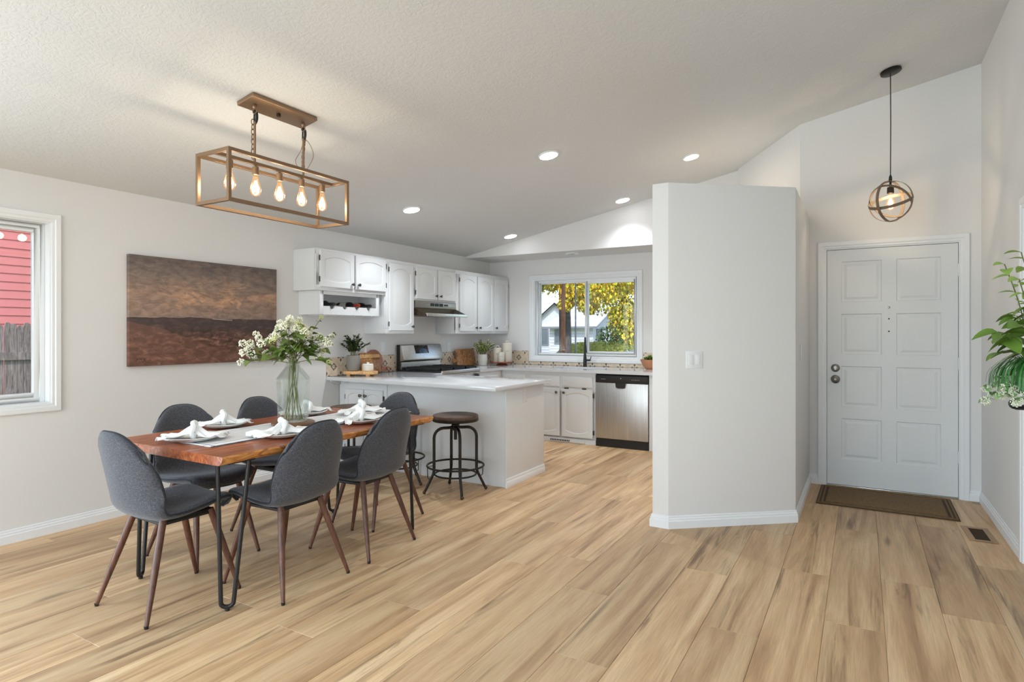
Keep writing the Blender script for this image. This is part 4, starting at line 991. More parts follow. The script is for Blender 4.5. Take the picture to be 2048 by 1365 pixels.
for pts in ([(0,.185,-.12),(.02,.215,-.15),(.035,.235,-.22),(.02,.215,-.29),(.0,.195,-.335)], [(0,.185,-.13),(-.01,.175,-.20),(-.03,.15,-.27),(0,.165,-.335)]): MB().tube(crom(pts, 8), .0018, 6).build('wire', m_bronze, cl, smooth=True)
# ================================================================== PENDANT
m_bandbronze = mat('antique_brass_band', (134,116,98), .42, .55)
px, py = .187, 5.368
pd = thing('pendant_light', 'orb pendant light with crossed bronze bands hanging before the front door', 'ceiling light', (px, py, zc(px)))
MB().lathe([(.001,-.001),(.066,-.001),(.070,-.006),(.070,-.022),(.064,-.027),(.001,-.027)], 32, Matrix.Rotation(-SL, 4, 'Y')).build('canopy', m_ironbrown, pd, smooth=True, angle=40)
ZC = 2.318-zc(px); RR = .155
MB().tube([(0,0,-.02),(.002,0,-.4),(0,0,ZC+RR+.005)], .0035, 8).build('cord', m_blackplastic, pd, smooth=True)
MB().lathe([(.004,RR+.045),(.010,RR+.03),(.012,RR+.006),(.006,RR-.002)], 14, Matrix.Translation((0,0,ZC))).build('strain_relief', m_blackplastic, pd, smooth=True)
MB().lathe([(.006,RR),(.008,RR-.02),(.008,.11),(.022,.105),(.024,.06),(.014,.056)], 18, Matrix.Translation((0,0,ZC))).build('socket', m_ironbrown, pd, smooth=True, angle=50)
def band(R, rot, wv=.011):
    b = MB(); n = 56; vs = []; fs = []
    for i in range(n):
        a = 2*pi*i/n
        for r, h in ((R,-wv),(R,wv),(R-.003,wv),(R-.003,-wv)): vs.append((r*cos(a), r*sin(a), h))
    for i in range(n):
        for j in range(4): fs.append((i*4+j, i*4+(j+1)%4, ((i+1)%n)*4+(j+1)%4, ((i+1)%n)*4+j))
    return b.add(vs, fs).build('band', m_bandbronze, pd, (0,0,ZC), rot, smooth=True, angle=40)
band(RR, (pi/2, 0, radians(55))); band(RR-.0035, (pi/2, 0, radians(-25))); band(RR-.007, (radians(24), radians(-12), 0)); band(RR-.0105, (radians(-38), radians(30), 0))
o = place(BULB, 'bulb', pd, (0,0,ZC+.058)); place(FIL, 'filament', o)
light('pendant_bulb_lamp', 'POINT', (px, py, zc(px)+ZC-.015), 5, (1,.86,.68), radius=.024)
# ================================================================== PAINTING
def painting_mat():
    q = N('oil_landscape'); q.b.inputs['Roughness'].default_value = .6; q.b.inputs['Specular IOR Level'].default_value = .25
    tc = q.n('TexCoord'); sp = q.n('SeparateXYZ'); q.link(tc.outputs['Object'], sp.inputs[0])
    u, v = sp.outputs[0], sp.outputs[2]            # metres on the canvas: u 0..1.276, v 0..0.82
    n1 = q.noise(q.coord((2.2,1,6.5)), 1.6, 6, .62, .8); n2 = q.noise(q.coord((6,1,14), loc=(3,0,2)), 2, 5, .65, .6); n3 = q.noise(q.coord((1.2,1,3), loc=(8,0,4)), 1.5, 4, .55, .5)
    vv = q.math('ADD', v, q.math('MULTIPLY', q.math('SUBTRACT', n3, .5), .16))
    sky_ = q.ramp(vv, [(.34, (158,140,130)), (.42, (172,146,130)), (.55, (168,142,126)), (.66, (148,132,122)), (.80, (122,111,107))])
    cl_ = q.ramp(n1, [(.47, (0,0,0,1)), (.60, (1,1,1,1))]); band = q.ramp(v, [(.40, (0,0,0,1)), (.46, (1,1,1,1)), (.58, (1,1,1,1)), (.68, (.12,.12,.12,1))])
    right = q.ramp(u, [(.15, (.35,.35,.35,1)), (.6, (1,1,1,1)), (.95, (.9,.9,.9,1)), (1.0, (.6,.6,.6,1))])
    k = q.math('MULTIPLY', q.math('MULTIPLY', cl_, band), right)
    sky_ = q.mix(q.math('MULTIPLY', k, .9), sky_, lin((232,184,148)))
    sky_ = q.mix(.55, sky_, q.ramp(n2, [(.36, (138,128,126)), (.64, (255,248,240))]), 'MULTIPLY')
    land = q.ramp(n2, [(.36, (70,53,47)), (.5, (104,76,65)), (.6, (140,103,88)), (.72, (182,144,126))])
    far = q.ramp(v, [(.20, (0,0,0,1)), (.31, (1,1,1,1))]); land = q.mix(q.math('MULTIPLY', far, .8), land, lin((76,67,67)))
    hz = q.math('ADD', .362, q.math('MULTIPLY', q.math('SUBTRACT', q.noise(q.coord((1.6,1,.1)), 2, 3), .5), .045))
    up = q.math('GREATER_THAN', v, hz)
    lake = q.math('MULTIPLY', q.math('LESS_THAN', q.math('ABSOLUTE', q.math('SUBTRACT', v, q.math('MULTIPLY_ADD', u, -.05, .392))), .0022), q.math('LESS_THAN', q.math('ABSOLUTE', q.math('SUBTRACT', u, .74)), .09))
    hill = q.math('MULTIPLY', q.math('LESS_THAN', q.math('ADD', v, q.math('ADD', q.math('MULTIPLY', u, .30), q.math('MULTIPLY', n3, .12))), .40), .45)
    land = q.mix(hill, land, q.mix(n1, lin((100,68,58)), lin((160,116,98))))
    q.color(q.mix(lake, q.mix(up, land, sky_), lin((186,172,164)))); q.bump(n2, .15, .002); return q.mat
pt = thing('painting', 'wide unframed brown landscape painting with cloudy sky on the dining wall', 'painting', (XL+.001, 2.391, 1.078), pi/2)
MB().box(0, 1.276, -.036, 0, 0, .822).build('canvas', painting_mat(), pt, bevel=.002)
b = MB(); [b.tube([(x, -.0365, z0_), (x+.012, -.0365, z0_+.022), (x+.02, -.0365, z0_+.004)], .0012, 4) for x, z0_ in ((.045,.035), (.07,.035), (.095,.03))]; b.build('signature', m_dark, pt)
# ================================================================== DOORMAT, REGISTER
dm = thing('doormat', 'brown ribbed doormat on floor in front of the white entry door', 'doormat', (.148, 5.545, .0005), radians(-.5))
m_mat = mat('brown_coir', (122,96,64), .95, vary=.3, vscale=90, bump=.5, bscale=160); m_matd = mat('brown_rubber_edge', (74,58,40), .85)
MB().box(-.455, .455, -.315, .315, 0, .008).build('backing', m_matd, dm, bevel=.002)
b = MB(); b.box(-.39, .39, -.25, .25, .008, .013); b.build('pile_field', m_mat, dm, bevel=.002)
for i, (a, c) in enumerate(((.445,.305), (.42,.28))):
    b = MB(); frame_bars(b, -a, a, -c, c, .012, .008, .012, lambda b, a0, a1, z0, z1, n0, n1: b.box(a0, a1, z0, z1, n0, n1)); b.build('border_rib', m_mat, dm)
vt = thing('floor_register', 'brown metal floor register set in planks beside right baseboard', 'floor vent', (.665, 4.955, 0), radians(2))
b = MB(); frame_bars(b, -.075, .075, -.165, .165, .034, .0003, .005, lambda b, a0, a1, z0, z1, n0, n1: b.box(a0, a1, z0, z1, n0, n1)); b.build('frame', m_ventbrown, vt, bevel=.002)
box('damper', m_dark, (-.042, .042, -.132, .132, .0003, .0015), vt); b = MB(); [b.box(-.041, .041, y-.0015, y+.0015, .0015, .004) for y in [-.125+.0125*i for i in range(21)]]; b.build('louvers', m_matd, vt)
# ================================================================== COUNTER PROPS
def foliage_clump(name, parent, mats, n, r, h, l, w_, seed, up=.6, base=(0,0,0), lean=(0,0), stems=9, blooms=None):
    q = random.Random(seed); b = MB()
    lf = leaf_mb(l, w_, .25, .3, 2); bs = MB()
    for k in range(stems):
        a = 2*pi*k/stems+q.uniform(-.3,.3); rr2 = r*q.uniform(.25, 1); top = Vector((rr2*cos(a)+lean[0]*q.random(), rr2*sin(a)+lean[1]*q.random(), h*q.uniform(.62, 1)*(1-.35*(rr2/r)**2)))
        p0 = Vector((.02*cos(a), .02*sin(a), 0)); mid = p0.lerp(top, .5)+Vector((-.12*rr2*cos(a), -.12*rr2*sin(a), .05*h)); pts = crom([tuple(p0), tuple(mid), tuple(top)], 5)
        bs.tube(pts, .0016, 4)
        for j in range(n//stems):
            t = q.uniform(.3, 1); i = min(len(pts)-2, int(t*(len(pts)-1))); p = Vector(pts[i]).lerp(Vector(pts[i+1]), q.random())
            M_ = Matrix.Translation(p) @ Matrix.Rotation(q.uniform(0, 6.3), 4, 'Z') @ Matrix.Rotation(q.uniform(.1, 1.1), 4, 'X') @ Matrix.Scale(q.uniform(.7, 1.25), 4)
            b.add(lf.v, lf.f, M_)
            if blooms and q.random() < blooms: bs.mi = 1; bs.sphere(p+Vector((q.uniform(-.01,.01), q.uniform(-.01,.01), .012)), .006, 5, 4); bs.mi = 0
    tag(b.build(name, mats[0], parent, base, smooth=True, angle=180), kind='stuff')
    bs.build('stems', [mats[1], m_bloomg], parent, base)
rs = thing('riser_board', 'pale live edge wood riser on short legs on the peninsula worktop', 'board', (-4.43, 4.55, CT), radians(22))
b = MB(); P = []
for i in range(36):
    a = 2*pi*i/36; sx, sy = cos(a), sin(a); k_ = (abs(sx)**5+abs(sy)**5)**(-1/5); P.append((.168*sx*k_+.006*sin(5*a), .075*sy*k_+.005*sin(7*a)))
b.prism(P, .020, .050); b.build('board', m_pale, rs, bevel=.003)
for x, y in ((-.11,-.04), (.10,-.05), (-.10,.04), (.11,.04)): box('leg', m_pale, (x-.018, x+.018, y-.016, y+.016, 0, .020), rs, bevel=.002)
pl = thing('potted_plant', 'bushy dark green plant in warm grey pot on the pale wood riser', 'plant', (-4.505, 4.525, CT+.0505))
MB().lathe([(.045,0),(.058,.004),(.070,.06),(.072,.105),(.066,.158),(.062,.160),(.060,.152),(.001,.145)], 32).build('pot', m_greypot, pl, smooth=True, angle=50)
foliage_clump('foliage', pl, (m_leaf, m_stem), 1100, .16, .245, .030, .011, 4, base=(0,0,.145), stems=26)
ck = thing('lidded_crock', 'small cream lidded crock on the pale wood riser', 'jar', (-4.363, 4.585, CT+.0505))
MB().lathe([(.050,0),(.056,.004),(.057,.060),(.054,.064)], 28).build('crock', m_cream, ck, smooth=True, angle=40)
MB().lathe([(.054,.064),(.056,.068),(.050,.074),(.012,.076),(.010,.082),(.016,.088),(.001,.092)], 28).build('lid', m_white, ck, smooth=True, angle=40)
def leaning(name, label, y, z, ang, x=XL+.012, group=None):
    t = thing(name, label, 'cutting board', (x, y, z), pi/2, group); t.rotation_euler = (radians(-ang), 0, pi/2); return t
# local: x along wall, z up the board, -y into the room
cb = leaning('cutting_board', 'rectangular striped acacia cutting board leaning on backsplash left of the range', 4.70, CT+.001, 8, XL+.062)
b = MB()
for z0_, z1_, m in ((0,.06,0), (.06,.13,1), (.13,.175,0), (.175,.225,1)):
    b.mi = 0; b.box(0, .30, -.02, 0, z0_, z1_)
b.build('board', m_acacia, cb, bevel=.003)
box('light_strip', m_pale, (.0, .30, -.0206, .0004, .168, .205), cb)
cr = leaning('cutting_board', 'round reddish wood cutting board with leather loop, behind the acacia one', 4.95, CT+.001, 8, XL+.036)
b = MB(); P = [(.128*cos(2*pi*i/40), .128+.128*sin(2*pi*i/40)) for i in range(40)]; b.prism(P, -.016, 0, Matrix(((1,0,0,0),(0,0,1,0),(0,1,0,0),(0,0,0,1))))
b.box(.06, .185, -.016, 0, .015, .065, Matrix.Rotation(0, 4, 'Y')); b.build('board', m_pinkwood, cr, bevel=.002)
MB().tube([(.165,-.02,.05),(.20,-.024,.055),(.225,-.022,.03),(.205,-.02,.008),(.175,-.02,.03)], .004, 6, closed=True).build('leather_loop', m_leather, cr, smooth=True)
c3 = leaning('cutting_board', 'acacia paddle cutting board with round handle right of the range', 6.44, CT+.001, 10, XL+.075)
b = MB(); b.prism([(0,.02),(.02,0),(.42,0),(.42,.225),(.02,.225),(0,.205)], -.02, 0, Matrix(((1,0,0,0),(0,0,1,0),(0,1,0,0),(0,0,0,1)))); b.box(-.07, .01, -.019, -.001, .055, .095); b.lathe([(.027,-.019),(.030,-.016),(.030,-.004),(.027,-.001)], 18, Matrix.Translation((-.075,0,.075)) @ Matrix.Rotation(pi/2, 4, 'X') @ Matrix.Translation((0,0,.02)))
b.build('board', m_acacia, c3, bevel=.002)
pw = thing('potted_plant', 'light flowering plant in off white pot beside the canisters', 'plant', (-4.395, 6.79, CT))
MB().lathe([(.045,0),(.055,.004),(.064,.06),(.065,.11),(.058,.150),(.055,.152),(.053,.146),(.001,.14)], 30).build('pot', m_whitepot, pw, smooth=True, angle=50)
foliage_clump('foliage', pw, (m_leaf3, m_stem), 1000, .155, .225, .024, .008, 9, base=(0,0,.138), stems=28, blooms=.3)
cs_ = thing('pedestal_tray', 'low round beaded reddish wood pedestal tray in the kitchen corner', 'tray', (-4.22, 7.00, CT))
MB().lathe([(.075,0),(.078,.006),(.06,.018),(.055,.026),(.10,.034),(.155,.036),(.158,.044),(.155,.050),(.146,.050),(.144,.044),(.001,.044)], 44).build('tray', m_redwood, cs_, smooth=True, angle=40)
b = MB(); [b.sphere((.158*cos(2*pi*k/48), .158*sin(2*pi*k/48), .041), .0085, 6, 4) for k in range(48)]; b.build('beaded_rim', m_redwood, cs_, smooth=True)
def canister(label, x, y, r, h, handle):
    t = thing('canister', label, 'canister', (x, y, CT+.0445), group='cream canisters on the pedestal tray')
    MB().lathe([(r*.96,0),(r,.004),(r,h-.03),(r*.985,h-.026)], 28).build('canister_body', m_cream, t, smooth=True, angle=40)
    MB().lathe([(r*1.02,h-.026),(r*1.03,h-.008),(r*.97,h),(r*.5,h+.002),(.001,h+.002)], 28).build('lid', m_cream, t, smooth=True, angle=40)
    if handle: MB().tube([(r*.42*cos(a), 0, h+.001+.028*sin(a)) for a in [pi*i/10 for i in range(11)]], .005, 8, M=Matrix.Rotation(radians(30), 4, 'Z')).build('lid_handle', m_cream, t, smooth=True)
    MB().box(-.022, .022, -r-.0008, -r+.003, h*.55, h*.62, Matrix.Rotation(radians(32), 4, 'Z')).build('printed_mark', m_label, t)
canister('medium cream canister at left on the pedestal tray', -4.285, 6.99, .058, .19, True)
canister('tallest cream canister with loop handle at the back of tray', -4.165, 7.045, .066, .255, True)
canister('small cream canister at front right of the tray', -4.185, 6.925, .045, .135, False)
tb_ = thing('fruit_bowl', 'terracotta bowl of green succulents at right end of window worktop', 'bowl', (-2.205, 7.13, CT))
MB().lathe([(.05,0),(.055,.006),(.09,.04),(.118,.10),(.122,.118),(.117,.118),(.085,.05),(.05,.02),(.001,.016)], 36).build('bowl', m_terra, tb_, smooth=True, angle=50)
foliage_clump('succulents', tb_, (m_leaf2, m_stem), 150, .085, .07, .045, .014, 21, base=(0,0,.085), stems=12)
# ================================================================== PLANT BY THE RIGHT WALL
ps = thing('wall_planter', 'green leafy planter with white flowers on black scroll bracket, right wall', 'plant', (.675, 3.355, 1.0))
b = MB(); b.tube([(.142,0,-.30),(.142,0,.06)], .008, 8); b.tube([(.142,0,.0),(.0,0,.0),(-.10,0,.0)], .008, 8)
b.tube([(.142,0,-.26),(.07,0,-.17),(-.02,0,-.04),(-.03,0,-.008)], .007, 8)
b.tube([(-.10-.018*sin(a), 0, .018-.018*cos(a)) for a in [i*.45 for i in range(11)]], .006, 8)
b.build('scroll_bracket', m_blackmetal, ps, smooth=True)
MB().tube([(.072*cos(2*pi*i/32), .072*sin(2*pi*i/32), .008) for i in range(32)], .006, 6, closed=True).build('pot_ring', m_blackmetal, ps, smooth=True)
MB().lathe([(.06,.008),(.068,.012),(.08,.08),(.086,.11),(.082,.112),(.075,.10),(.001,.09)], 28).build('pot', m_blackmetal, ps, smooth=True, angle=50)
m_leafl = mat('yellow_green_leaf', (150,184,84), .45, vary=.2, vscale=20); m_blade = mat('grass_blade', (52,116,48), .45)
PLF = [leaf_mb(.085, .026, .35, .35, 6).mesh('leaf', m_leaf2, smooth=True, angle=180), leaf_mb(.06, .019, .3, .3, 6).mesh('leaf', m_leafl, smooth=True, angle=180)]
rl = random.Random(8)
def plant_branch(tip, light_, n):
    p0 = Vector((rl.uniform(-.04,.04), rl.uniform(-.04,.04), .12)); tip = Vector(tip)
    pts = [Vector(p) for p in crom([tuple(p0), tuple(p0.lerp(tip,.5)+Vector((0,0,.06))), tuple(tip)], 6)]
    MB().tube(pts, .0025, 5).build('stem', m_stem, ps, smooth=True)
    for k in range(n):
        t = 1-(k/n)*.62; i = min(len(pts)-2, int(t*(len(pts)-1))); p = pts[i].lerp(pts[i+1], t*(len(pts)-1)-i)
        d = tip-p0; yaw = atan2(d.y, d.x)-pi/2+(0 if k == 0 else (1 if k%2 else -1)*rl.uniform(.6, 1.2))
        s_ = rl.uniform(.85, 1.2); place(PLF[1 if light_ else 0], 'leaf', ps, p, (rl.uniform(-.3,.35), rl.uniform(-.5,.5), yaw), (s_,)*3)
for a_, d_, z_, l_, n in ((.17,.02,.62,1,7),(.08,.1,.68,1,6),(.12,-.08,.55,1,5),(.19,.06,.33,0,6),(.17,-.06,.30,0,6),(.10,.10,.40,0,6),(.12,-.12,.36,0,6),(.18,.0,.24,0,5),(.05,.16,.33,0,6),(.02,-.18,.34,0,6),(.06,.0,.44,0,6)):
    plant_branch((-.865*a_+.502*-d_*0-.10*max(0,-d_), -.502*a_+d_, z_), l_, n)
b = MB()
for k in range(90):
    a = rl.uniform(1.7, 5.2); r0 = rl.uniform(.02,.08); R_ = rl.uniform(.13,.19); P_ = [(r0*cos(a), r0*sin(a), .12), (R_*.6*cos(a), R_*.6*sin(a), .20+rl.uniform(0,.03)), (R_*cos(a), R_*sin(a), .17), (R_*1.08*cos(a), R_*1.08*sin(a), .09+rl.uniform(-.02,.02))]
    pp = [Vector(p) for p in crom(P_, 3)]; sd = Vector((-sin(a), cos(a), 0))*.0035
    vs = [q_ for p in pp for q_ in (p-sd, p+sd)]; b.add(vs, [(2*i, 2*i+1, 2*i+3, 2*i+2) for i in range(len(pp)-1)])
tag(b.build('grass_blades', m_blade, ps), kind='stuff')
m_buds = mat('white_green_buds', (224,232,206), .7, vary=.1, vscale=60); BD = bloom_mesh(31, .022, m_buds); SML = leaf_mb(.034, .012, .4, .3, 4).mesh('leaf', mat('pale_sprig_leaf', (138,172,112), .5), smooth=True, angle=180)
for k in range(70):
    a = rl.uniform(2.0, 5.8); R_ = rl.uniform(.09, .215 if a < 5 else .14); p = (R_*cos(a), R_*sin(a), .115-(R_-.1)*.5+rl.uniform(-.05,.035)); s_ = rl.uniform(.6, 1.05); place(BD, 'white_bud_cluster', ps, p, (rl.uniform(-1,1), rl.uniform(-1,1), 0), (s_,)*3)
    for j in range(2): place(SML, 'leaf', ps, (p[0], p[1], p[2]+.01), (rl.uniform(-.6,.6), rl.uniform(-.6,.6), rl.uniform(0,6.3)))
# ================================================================== OUTSIDE
GZ = -.38
m_grass = mat('lawn', (104,124,62), .9, vary=.3, vscale=3, bump=.4, bscale=40); m_white_siding = mat('white_siding', (206,208,214), .7); m_roof = mat('pale_shingle', (222,222,224), .85, vary=.06, vscale=14); m_soffit = mat('grey_soffit', (120,126,134), .8)
m_red = mat('red_siding_paint', (226,136,130), .7, vary=.05, vscale=3); m_fence = wood('weathered_fence', (104,94,90), (144,132,126), (180,170,164), (22,22,2.5), .85, 1.2); m_bark = mat('grey_bark', (92,88,86), .9, vary=.35, vscale=9, bump=.8, bscale=12, stretch=(3,3,.6)); m_pole = mat('raw_wood_pole', (176,118,82), .8, vary=.2, vscale=12, stretch=(6,6,.8)); m_conduit = mat('galvanised_conduit', (132,138,146), .45, .8)
m_asphalt = mat('asphalt', (128,128,130), .9); m_hedge = mat('clipped_hedge', (150,158,66), .85, vary=.3, vscale=20); m_bush = mat('bush_leaf', (66,92,48), .6, vary=.4, vscale=6)
my1 = mat('maple_yellow', (236,200,46), .5, vary=.25, vscale=2.5); my2 = mat('maple_lime', (178,190,48), .5, vary=.3, vscale=2.5); my3 = mat('maple_olive', (142,142,54), .6, vary=.3, vscale=2.5)
for m in (my1, my2, my3):
    nt = m.node_tree; bs_ = nt.nodes['Principled BSDF']; bs_.inputs['Transmission Weight'].default_value = 0
struct(box('ground', m_grass, (-60, 40, -40, 90, GZ-.2, GZ)))
struct(box('road', m_asphalt, (-60, 40, 17.5, 24, GZ, GZ+.01)))
# red sided building beyond the fence, each lap board its own piece
rb_ = thing('red_building', 'building with red lap siding beyond the picket fence', 'building', (-15.0, 5.0, GZ))
box('wall_core', m_red, (-6, -.03, -9, 6, 0, 6.2), rb_); box('roof', m_roof, (-6.5, .5, -9.4, 6.4, 6.2, 6.4), rb_)
LAP = MB().add([(0,-9,0),(0,6,0),(.022,6,0),(.022,-9,0),(-.03,-9,.19),(-.03,6,.19),(.004,6,.172),(.004,-9,.172)], [(0,1,2,3),(3,2,6,7),(7,6,5,4),(4,5,1,0),(0,3,7,4),(1,5,6,2)]).mesh('siding_board', m_red)
for k in range(36): place(LAP, 'siding_board', rb_, (0, 0, .0+k*.1715))
# fence: pickets with dog-eared tops
fn = thing('picket_fence', 'weathered grey wooden fence with rounded tops outside the dining window', 'fence', (-12.5, 4.4, GZ))
def picket(h): return MB().prism([(-.043,0),(.043,0),(.043,h-.06),(.036,h-.025),(.022,h-.006),(0,h),(-.022,h-.006),(-.036,h-.025),(-.043,h-.06)], -.01, .01, Matrix(((0,0,1,0),(1,0,0,0),(0,1,0,0),(0,0,0,1))))
PK = [picket(h).mesh('picket', m_fence) for h in (1.86, 1.83, 1.88)]
for k in range(44):
    y = -2.0+k*.0925; 
    if k%9 == 5: y += .008
    place(PK[k%3], 'picket', fn, (.0, y, 0), (0, 0, rl.uniform(-.05,.05)))
for z in (1.24, .35): box('rail', m_fence, (.012, .05, -2.1, 2.2, z, z+.13), fn)
# neighbour house
nh = thing('white_house', 'white house with gabled roof across the street, beyond the trees', 'house', (-14.9, 36.0, GZ))
M_ = Matrix(((0,0,1,0),(1,0,0,0),(0,1,0,0),(0,0,0,1)))
b = MB(); b.prism([(0,0),(5.4,0),(5.4,2.25),(2.7,3.35),(0,2.25)], -3.1, 0, M_); b.build('main_wall', m_white_siding, nh)
def roof_quad(p, name='roof', t=.10, m=None):
    b = MB(); n = len(p); b.add(list(p)+[(x, y, z-t) for x, y, z in p], [tuple(range(n)), tuple(range(2*n-1, n-1, -1))]+[(i, (i+1)%n, n+(i+1)%n, n+i) for i in range(n)]); return b.build(name, m or m_roof, nh)
roof_quad([(-3.5,-.5,2.17),(.45,-.5,2.17),(.45,2.7,3.50),(-2.2,2.7,3.50)]); roof_quad([(.45,5.9,2.17),(-3.5,5.9,2.17),(-2.2,2.7,3.50),(.45,2.7,3.50)]); roof_quad([(-3.5,5.9,2.17),(-3.5,-.5,2.17),(-2.2,2.7,3.50)])
box('fascia', m_soffit, (-3.5, .45, -.55, -.5, 1.98, 2.10), nh)
roof_quad([(.40,-.5,2.10),(.46,-.5,2.0),(.46,2.7,3.33),(.46,5.9,2.0),(.40,5.9,2.10),(.40,2.7,3.43)], 'bargeboard', .02, m_soffit)
def hwin(x, y, z, w_, h, axis='y', name='window'):
    f = MB(); mp = (lambda b, a0, a1, z0, z1, n0, n1: b.box(a0, a1, y-n1, y-n0, z0, z1)) if axis == 'y' else (lambda b, a0, a1, z0, z1, n0, n1: b.box(x+n0, x+n1, a0, a1, z0, z1))
    a = x if axis == 'y' else y; frame_bars(f, a, a+w_, z, z+h, .09, 0, .06, mp); fo = f.build(name, m_soffit, nh)
    p = MB(); mp(p, a+.09, a+w_-.09, z+.09, z+h-.09, .005, .03); p.build('window_pane', m_blackglass2, fo)
m_blackglass2 = mat('far_window_glass', (96,108,118), .1)
hwin(-.0, .55, .95, .95, 1.0, 'x'); hwin(-2.72, -.0, .95, .46, .95)
# taller gabled wing set back on the left
b = MB(); b.prism([(-6.5,0),(-2.6,0),(-2.6,2.30),(-4.5,3.85),(-6.5,2.30)], 4.0, 7.0, Matrix(((1,0,0,0),(0,0,1,0),(0,1,0,0),(0,0,0,1)))); b.build('wing_wall', m_white_siding, nh)
roof_quad([(-6.9,3.6,2.08),(-6.9,7.2,2.08),(-4.5,7.2,4.0),(-4.5,3.6,4.0)]); roof_quad([(-2.2,7.2,2.08),(-2.2,3.6,2.08),(-4.5,3.6,4.0),(-4.5,7.2,4.0)])
roof_quad([(-6.9,3.58,1.98),(-4.5,3.58,3.90),(-2.2,3.58,1.98),(-2.2,3.58,1.90),(-4.5,3.58,3.80),(-6.9,3.58,1.90)], 'bargeboard', .02, m_soffit)
hwin(-5.85, 4.0, .75, .68, 1.28)
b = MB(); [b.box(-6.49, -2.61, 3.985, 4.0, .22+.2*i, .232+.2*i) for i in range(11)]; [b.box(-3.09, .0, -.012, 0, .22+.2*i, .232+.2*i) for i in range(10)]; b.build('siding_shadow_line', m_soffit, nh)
# trees
def leaves(name, parent, m, n, fn_, l, seed):
    q = random.Random(seed); b = MB(); lf = leaf_mb(l, l*.36, .3, .3, 2)
    for k in range(n):
        p = fn_(q); 
        if p is None: continue
        b.add(lf.v, lf.f, Matrix.Translation(p) @ Matrix.Rotation(q.uniform(0,6.3), 4, 'Z') @ Matrix.Rotation(q.uniform(-2,.6), 4, 'X') @ Matrix.Scale(q.uniform(.6,1.3), 4))
    return tag(b.build(name, m, parent, smooth=True, angle=180), kind='stuff')
def tree(name, label, loc, h, r, limbs, crown_mats, blobs, n, l, seed):
    t = thing(name, label, 'tree', loc); q = random.Random(seed)
    MB().tube([(0,0,-.05),(.02,0,h*.35),(-.03,.05,h*.7),(.02,0,h)], [r*1.15, r, r*.92, r*.75], 14).build('trunk', m_bark, t, smooth=True)
    for (p0, p1, p2, rr_) in limbs: MB().tube(crom([p0, p1, p2], 6), [rr_*(1-.7*i/12) for i in range(13)], 8).build('branch', m_bark, t, smooth=True)
    def pick(q_):
        c, R_ = blobs[q_.randrange(len(blobs))]; u = Vector((q_.gauss(0,1), q_.gauss(0,1), q_.gauss(0,1))).normalized()*q_.random()**.4
        return Vector((c[0]+u.x*R_[0], c[1]+u.y*R_[1], c[2]+u.z*R_[2]))
    for i, m in enumerate(crown_mats): leaves('foliage', t, m, n, pick, l, seed+i)
    return t
tree('maple_tree', 'yellow maple tree with thick grey trunk behind the utility pole', (-5.98, 12.75, GZ), 3.6, .145,
     [((0,0,2.6),(.6,.2,3.0),(1.6,.4,3.15),.06), ((0,0,2.9),(-.6,.1,3.3),(-1.5,.3,3.5),.05)], (my1, my2, my1),
     [((-.6,-.4,2.95),(.35,.6,.30)), ((-.1,-.5,2.98),(.45,.6,.32)), ((.45,-.4,2.72),(.35,.5,.36)), ((.95,-.2,2.75),(.45,.6,.45)), ((1.5,.2,3.0),(.6,.7,.4)), ((.2,-.2,3.4),(1.3,1.2,.4)), ((.30,-.6,2.36),(.16,.2,.12)), ((.72,-.3,2.36),(.22,.3,.22)), ((-.85,-.3,2.62),(.25,.3,.16))], 3600, .085, 3)
tree('yellow_tree', 'large yellow green tree behind and right of the white house', (-8.2, 23.0, GZ), 3.6, .22,
     [((0,0,3.0),(-1.6,-.6,4.1),(-3.2,-1.2,4.6),.09), ((0,0,3.2),(1.0,-.6,4.0),(2.2,-1,4.3),.09), ((0,0,2.0),(-.6,-.4,3.0),(-1.4,-.6,3.9),.05)], (my3, my2, my1),
     [((-1.6,-.6,3.9),(1.6,1.6,1.1)), ((-.8,-.4,3.2),(1.3,1.4,.8)), ((.5,.0,3.6),(1.5,1.5,1.3)), ((.7,.3,2.4),(.75,.9,.9)), ((.35,-.6,1.4),(.55,.5,1.0)), ((.2,-.7,2.2),(.6,.5,.8)), ((1.5,.5,3.0),(.9,1.2,1.2)), ((-2.8,-1.2,4.3),(1.5,1.5,1.0)), ((-.3,-.2,4.6),(2.4,2,1.0))], 5200, .12, 13)
up = thing('utility_pole', 'raw wood utility pole with grey conduit in front of the maple trunk', 'pole', (-4.13, 8.75, GZ))
MB().tube([(0,0,-.05),(0,0,4.2)], [.034,.030], 12).build('pole', m_pole, up, smooth=True); MB().tube([(.17,.1,-.05),(.17,.1,4.0)], .013, 8).build('conduit', m_conduit, up, smooth=True)
b = MB(); b.box(-.04, .14, -.03, .06, .5, .53); b.build('clamp', m_conduit, up)
def bush(label, loc, R_, m, n, l, seed, name='bush'):
    t = thing(name, label, 'bush', loc)
    def pk(q): u = Vector((q.gauss(0,1), q.gauss(0,1), q.gauss(0,1))).normalized()*q.random()**.3; return Vector((u.x*R_[0], u.y*R_[1], abs(u.z)*R_[2]))
    leaves('foliage', t, m, n, pk, l, seed); MB().tube([(0,0,0),(.1,0,R_[2]*.6)], .04, 6).build('stem', m_bark, t); return t
bush('dark green bush below the small window of the white house', (-7.15, 18.6, GZ), (.75,.5,2.0), m_bush, 2200, .11, 41)
bush('dark rounded bush beside the leaning branches by the street', (-6.05, 20.2, GZ), (.5,.5,1.8), m_bush, 1400, .11, 43)
bush('pale green shrub behind the kitchen faucet across the lawn', (-6.9, 15.6, GZ), (.55,.4,1.15), m_leaf2, 600, .09, 45)
